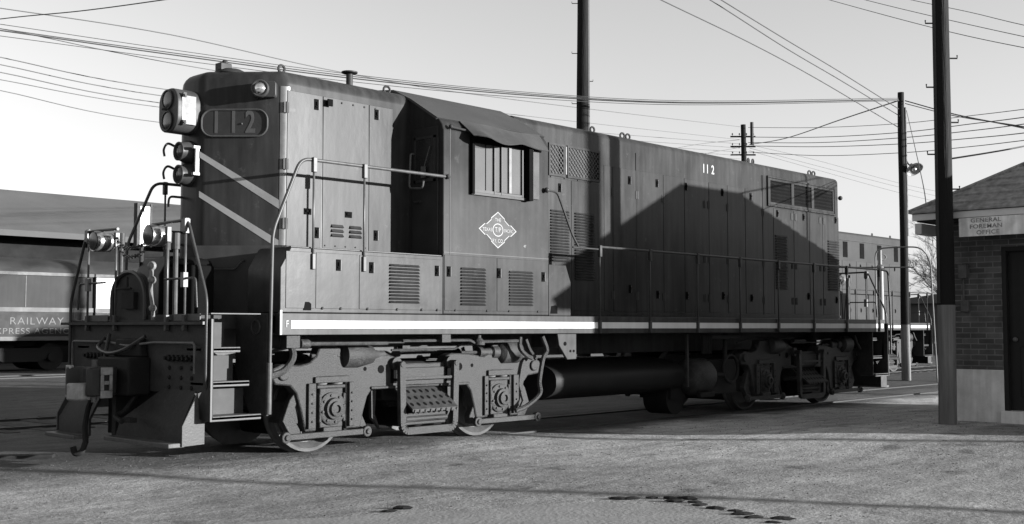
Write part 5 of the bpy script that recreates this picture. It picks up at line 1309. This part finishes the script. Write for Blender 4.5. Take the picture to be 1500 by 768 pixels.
def bare_tree(x, y, h, seed, label):
    rnd = random.Random(seed); t = empty('bare_tree', (x, y, -.05)); tag(t, label, 'tree', 'bare winter trees')
    tm = MB(); cm = MB()
    def grow(p_, d, ln, r, depth):
        pts = [p_]; q = p_.copy(); dd = d.copy(); nseg = 3
        for i in range(nseg):
            dd = (dd + Vector((rnd.uniform(-.2, .2), rnd.uniform(-.2, .2), rnd.uniform(-.05, .16)))).normalized(); q = q + dd * ln / nseg; pts.append(q.copy())
        (tm if depth < 2 else cm).tube(pts, r, 6 if depth < 2 else 3, False, r * .6)
        if depth >= 6: return
        nb = 3 if depth < 4 else 4
        for i in range(nb + (1 if depth == 0 else 0)):
            a = rnd.uniform(0, 2 * PI); sp_ = rnd.uniform(.35, .8); o_ = dd.orthogonal().normalized(); o2 = dd.cross(o_)
            nd = (dd + (o_ * math.cos(a) + o2 * math.sin(a)) * sp_).normalized(); k = rnd.randint(1, nseg)
            grow(pts[k] if depth else pts[max(2, k)], nd, ln * rnd.uniform(.6, .8), max(.009, r * .55), depth + 1)
    grow(Vector((0, 0, 0)), Vector((0, 0, 1)), h * .34, h * .022, 0)
    tm.build('trunk', M['bark'], t); cm.build('crown', M['bark'], t)
for i, (x, y, h, lab_) in enumerate(((70, 19.5, 9.8, 'bare tree whose top shows over the second engine roof'), (66, 15.2, 8.8, 'bare tree between the lamp pole and the pipe arch'), (60, 11.5, 8.4, 'dense bare tree just left of the tall office pole'), (75, 13.0, 7.5, 'small far bare tree low behind the pipe arch'), (82, 21, 9.2, 'faint bare tree farthest back, above the second engine'))):
    bare_tree(x, y, h, 20 + i, lab_)
# far tree line
mb = MB(); rnd = random.Random(9)
for i in range(2600):
    a = rnd.uniform(0, 2 * PI); d = rnd.uniform(330, 420); h_ = rnd.uniform(3, 8) * (1 + .4 * math.sin(a * 9)); x, y = d * math.cos(a), d * math.sin(a); w = rnd.uniform(2, 6)
    mb.add([(x - w * math.sin(a), y + w * math.cos(a), -.2), (x + w * math.sin(a), y - w * math.cos(a), -.2), (x + w * .4 * math.sin(a), y, h_), (x - w * .5 * math.sin(a), y, h_ * .85)], [(0, 1, 2, 3)])
o = mb.build('distant_woods', M['far'], smooth=5); tag(o, 'low line of distant woods on the horizon', kind='stuff')

# ------------------------------------------------------------------ stones and litter on the ground
def rock(mb, x, y, r, rnd, flat=.5, zoff=0):
    z = ground_z(x, y) + zoff; ph = rnd.uniform(0, 6); vs = []; k = 6
    for zz, rr in ((-.3, .8), (.25, 1.0), (.75, .6)):
        for i in range(k):
            a = 2 * PI * i / k + ph; q = rr * rnd.uniform(.75, 1.15); vs.append((x + r * q * math.cos(a), y + r * q * math.sin(a), z + r * flat * zz * rnd.uniform(.8, 1.2)))
    vs.append((x, y, z + r * flat * .95)); fs = []
    for j in range(2):
        for i in range(k): fs.append((j * k + i, j * k + (i + 1) % k, (j + 1) * k + (i + 1) % k, (j + 1) * k + i))
    for i in range(k): fs.append((2 * k + i, 2 * k + (i + 1) % k, 3 * k))
    mb.add(vs, fs)
rnd = random.Random(4); mb = MB()
from mathutils.geometry import intersect_point_tri_2d
poly2 = ps
def inpoly(x, y):
    c = False; j = len(poly2) - 1
    for i in range(len(poly2)):
        if (poly2[i][1] > y) != (poly2[j][1] > y) and x < (poly2[j][0] - poly2[i][0]) * (y - poly2[i][1]) / (poly2[j][1] - poly2[i][1]) + poly2[i][0]: c = not c
        j = i
    return c
cnt_ = 0
while cnt_ < 8000:
    x = rnd.uniform(-6, 13); y = rnd.uniform(-10, 0.5)
    if inpoly(x, y) and rnd.random() < .93: continue
    if noise.noise(Vector((x * .6, y * .6, 5))) < rnd.uniform(-.55, .25): continue
    rock(mb, x, y, 0.003 + .010 * rnd.random() ** 4, rnd, .6); cnt_ += 1
o = mb.build('loose_gravel', M['stone'], smooth=5, recalc=False); tag(o, 'loose small stones scattered over the cinder ground', kind='stuff')
spots_ = ((1.39, -5.52), (1.47, -5.60), (1.70, -5.83), (1.60, -5.95), (1.56, -6.22), (1.50, -6.40), (1.51, -6.58), (1.36, -6.84), (1.27, -7.05), (1.46, -7.02), (1.62, -5.70), (1.78, -5.95), (1.66, -6.10), (1.42, -6.70), (1.20, -7.22), (-.15, -4.55), (-.32, -4.58))
for i, (x, y) in enumerate(spots_):
    mb = MB(); rock(mb, 0, 0, .038 + .008 * math.sin(i * 3), random.Random(i), .6, 0.0); mb.v = [(a * 2.3, b_, (c - ground_z(0, 0)) * .8) for a, b_, c in mb.v]
    o = mb.build('cinder_lump', M['darkstone'], smooth=5); o.location = (x, y, ground_z(x, y) + .008); o.rotation_euler = (0, 0, R(-50) + .35 * math.sin(i * 2.1))
    tag(o, 'dark cinder lump in the row along the smooth path at bottom right' if i < 15 else 'dark cinder lump at the path edge near the bottom centre', 'cinder lump', 'cinder lumps by the path right' if i < 15 else 'cinder lumps by the path centre')
# old timber beside the buried rails at the left
q = MB(); q.box(-.7, .7, -.10, .10, -.06, .045); o = q.build('old_timber', M['tie2'], bevel=.012); o.location = (-1.05, 1.25, -.02); o.rotation_euler = (0, 0, R(-33)); tag(o, 'old timber lying on the ground left of the engine pilot', 'timber')

# ------------------------------------------------------------------ one piece, one object
def split_pieces():
    for o in list(bpy.data.objects):
        if o.type != 'MESH' or o.get('kind') or 'crown' in o.name or 'trunk' in o.name or 'wire_mesh' in o.name or 'grille_wire' in o.name: continue
        me = o.data; nv = len(me.vertices)
        if nv > 6000 or o.parent is None: continue
        par = list(range(nv))
        def find(i):
            while par[i] != i: par[i] = par[par[i]]; i = par[i]
            return i
        for e in me.edges:
            a, b_ = find(e.vertices[0]), find(e.vertices[1])
            if a != b_: par[a] = b_
        isl = {}
        for i in range(nv): isl.setdefault(find(i), []).append(i)
        if len(isl) < 2 or len(isl) > 160: continue
        keys = list(isl); bx = []
        for k in keys:
            c = [me.vertices[i].co for i in isl[k]]
            bx.append(([min(v[j] for v in c) for j in range(3)], [max(v[j] for v in c) for j in range(3)]))
        K = len(keys); up = list(range(K))
        def f2(i):
            while up[i] != i: up[i] = up[up[i]]; i = up[i]
            return i
        sz = [max(h[j] - l_[j] for j in range(3)) for l_, h in bx]
        for i in range(K):
            for j in range(i + 1, K):
                gp = math.sqrt(sum(max(0, bx[i][0][q] - bx[j][1][q], bx[j][0][q] - bx[i][1][q]) ** 2 for q in range(3)))
                if gp <= max(.02, .5 * max(sz[i], sz[j])):
                    a, b_ = f2(i), f2(j)
                    if a != b_: up[a] = b_
        groups = {}
        for i, k in enumerate(keys): groups.setdefault(f2(i), []).extend(isl[k])
        if len(groups) < 2: continue
        gl = list(groups.values()); base = o.name.split('.')[0]; src = me.copy()
        for gi, vi in enumerate(gl):
            vs_ = set(vi); bm = bmesh.new(); bm.from_mesh(src); bm.verts.ensure_lookup_table()
            bmesh.ops.delete(bm, geom=[v for v in bm.verts if v.index not in vs_], context='VERTS')
            if gi == 0: tgt = me
            else:
                tgt = src.copy(); no = o.copy(); no.data = tgt; C.objects.link(no); no.parent = o.parent; no.name = base
            tgt.clear_geometry(); bm.to_mesh(tgt); bm.free()
        bpy.data.meshes.remove(src)
split_pieces()
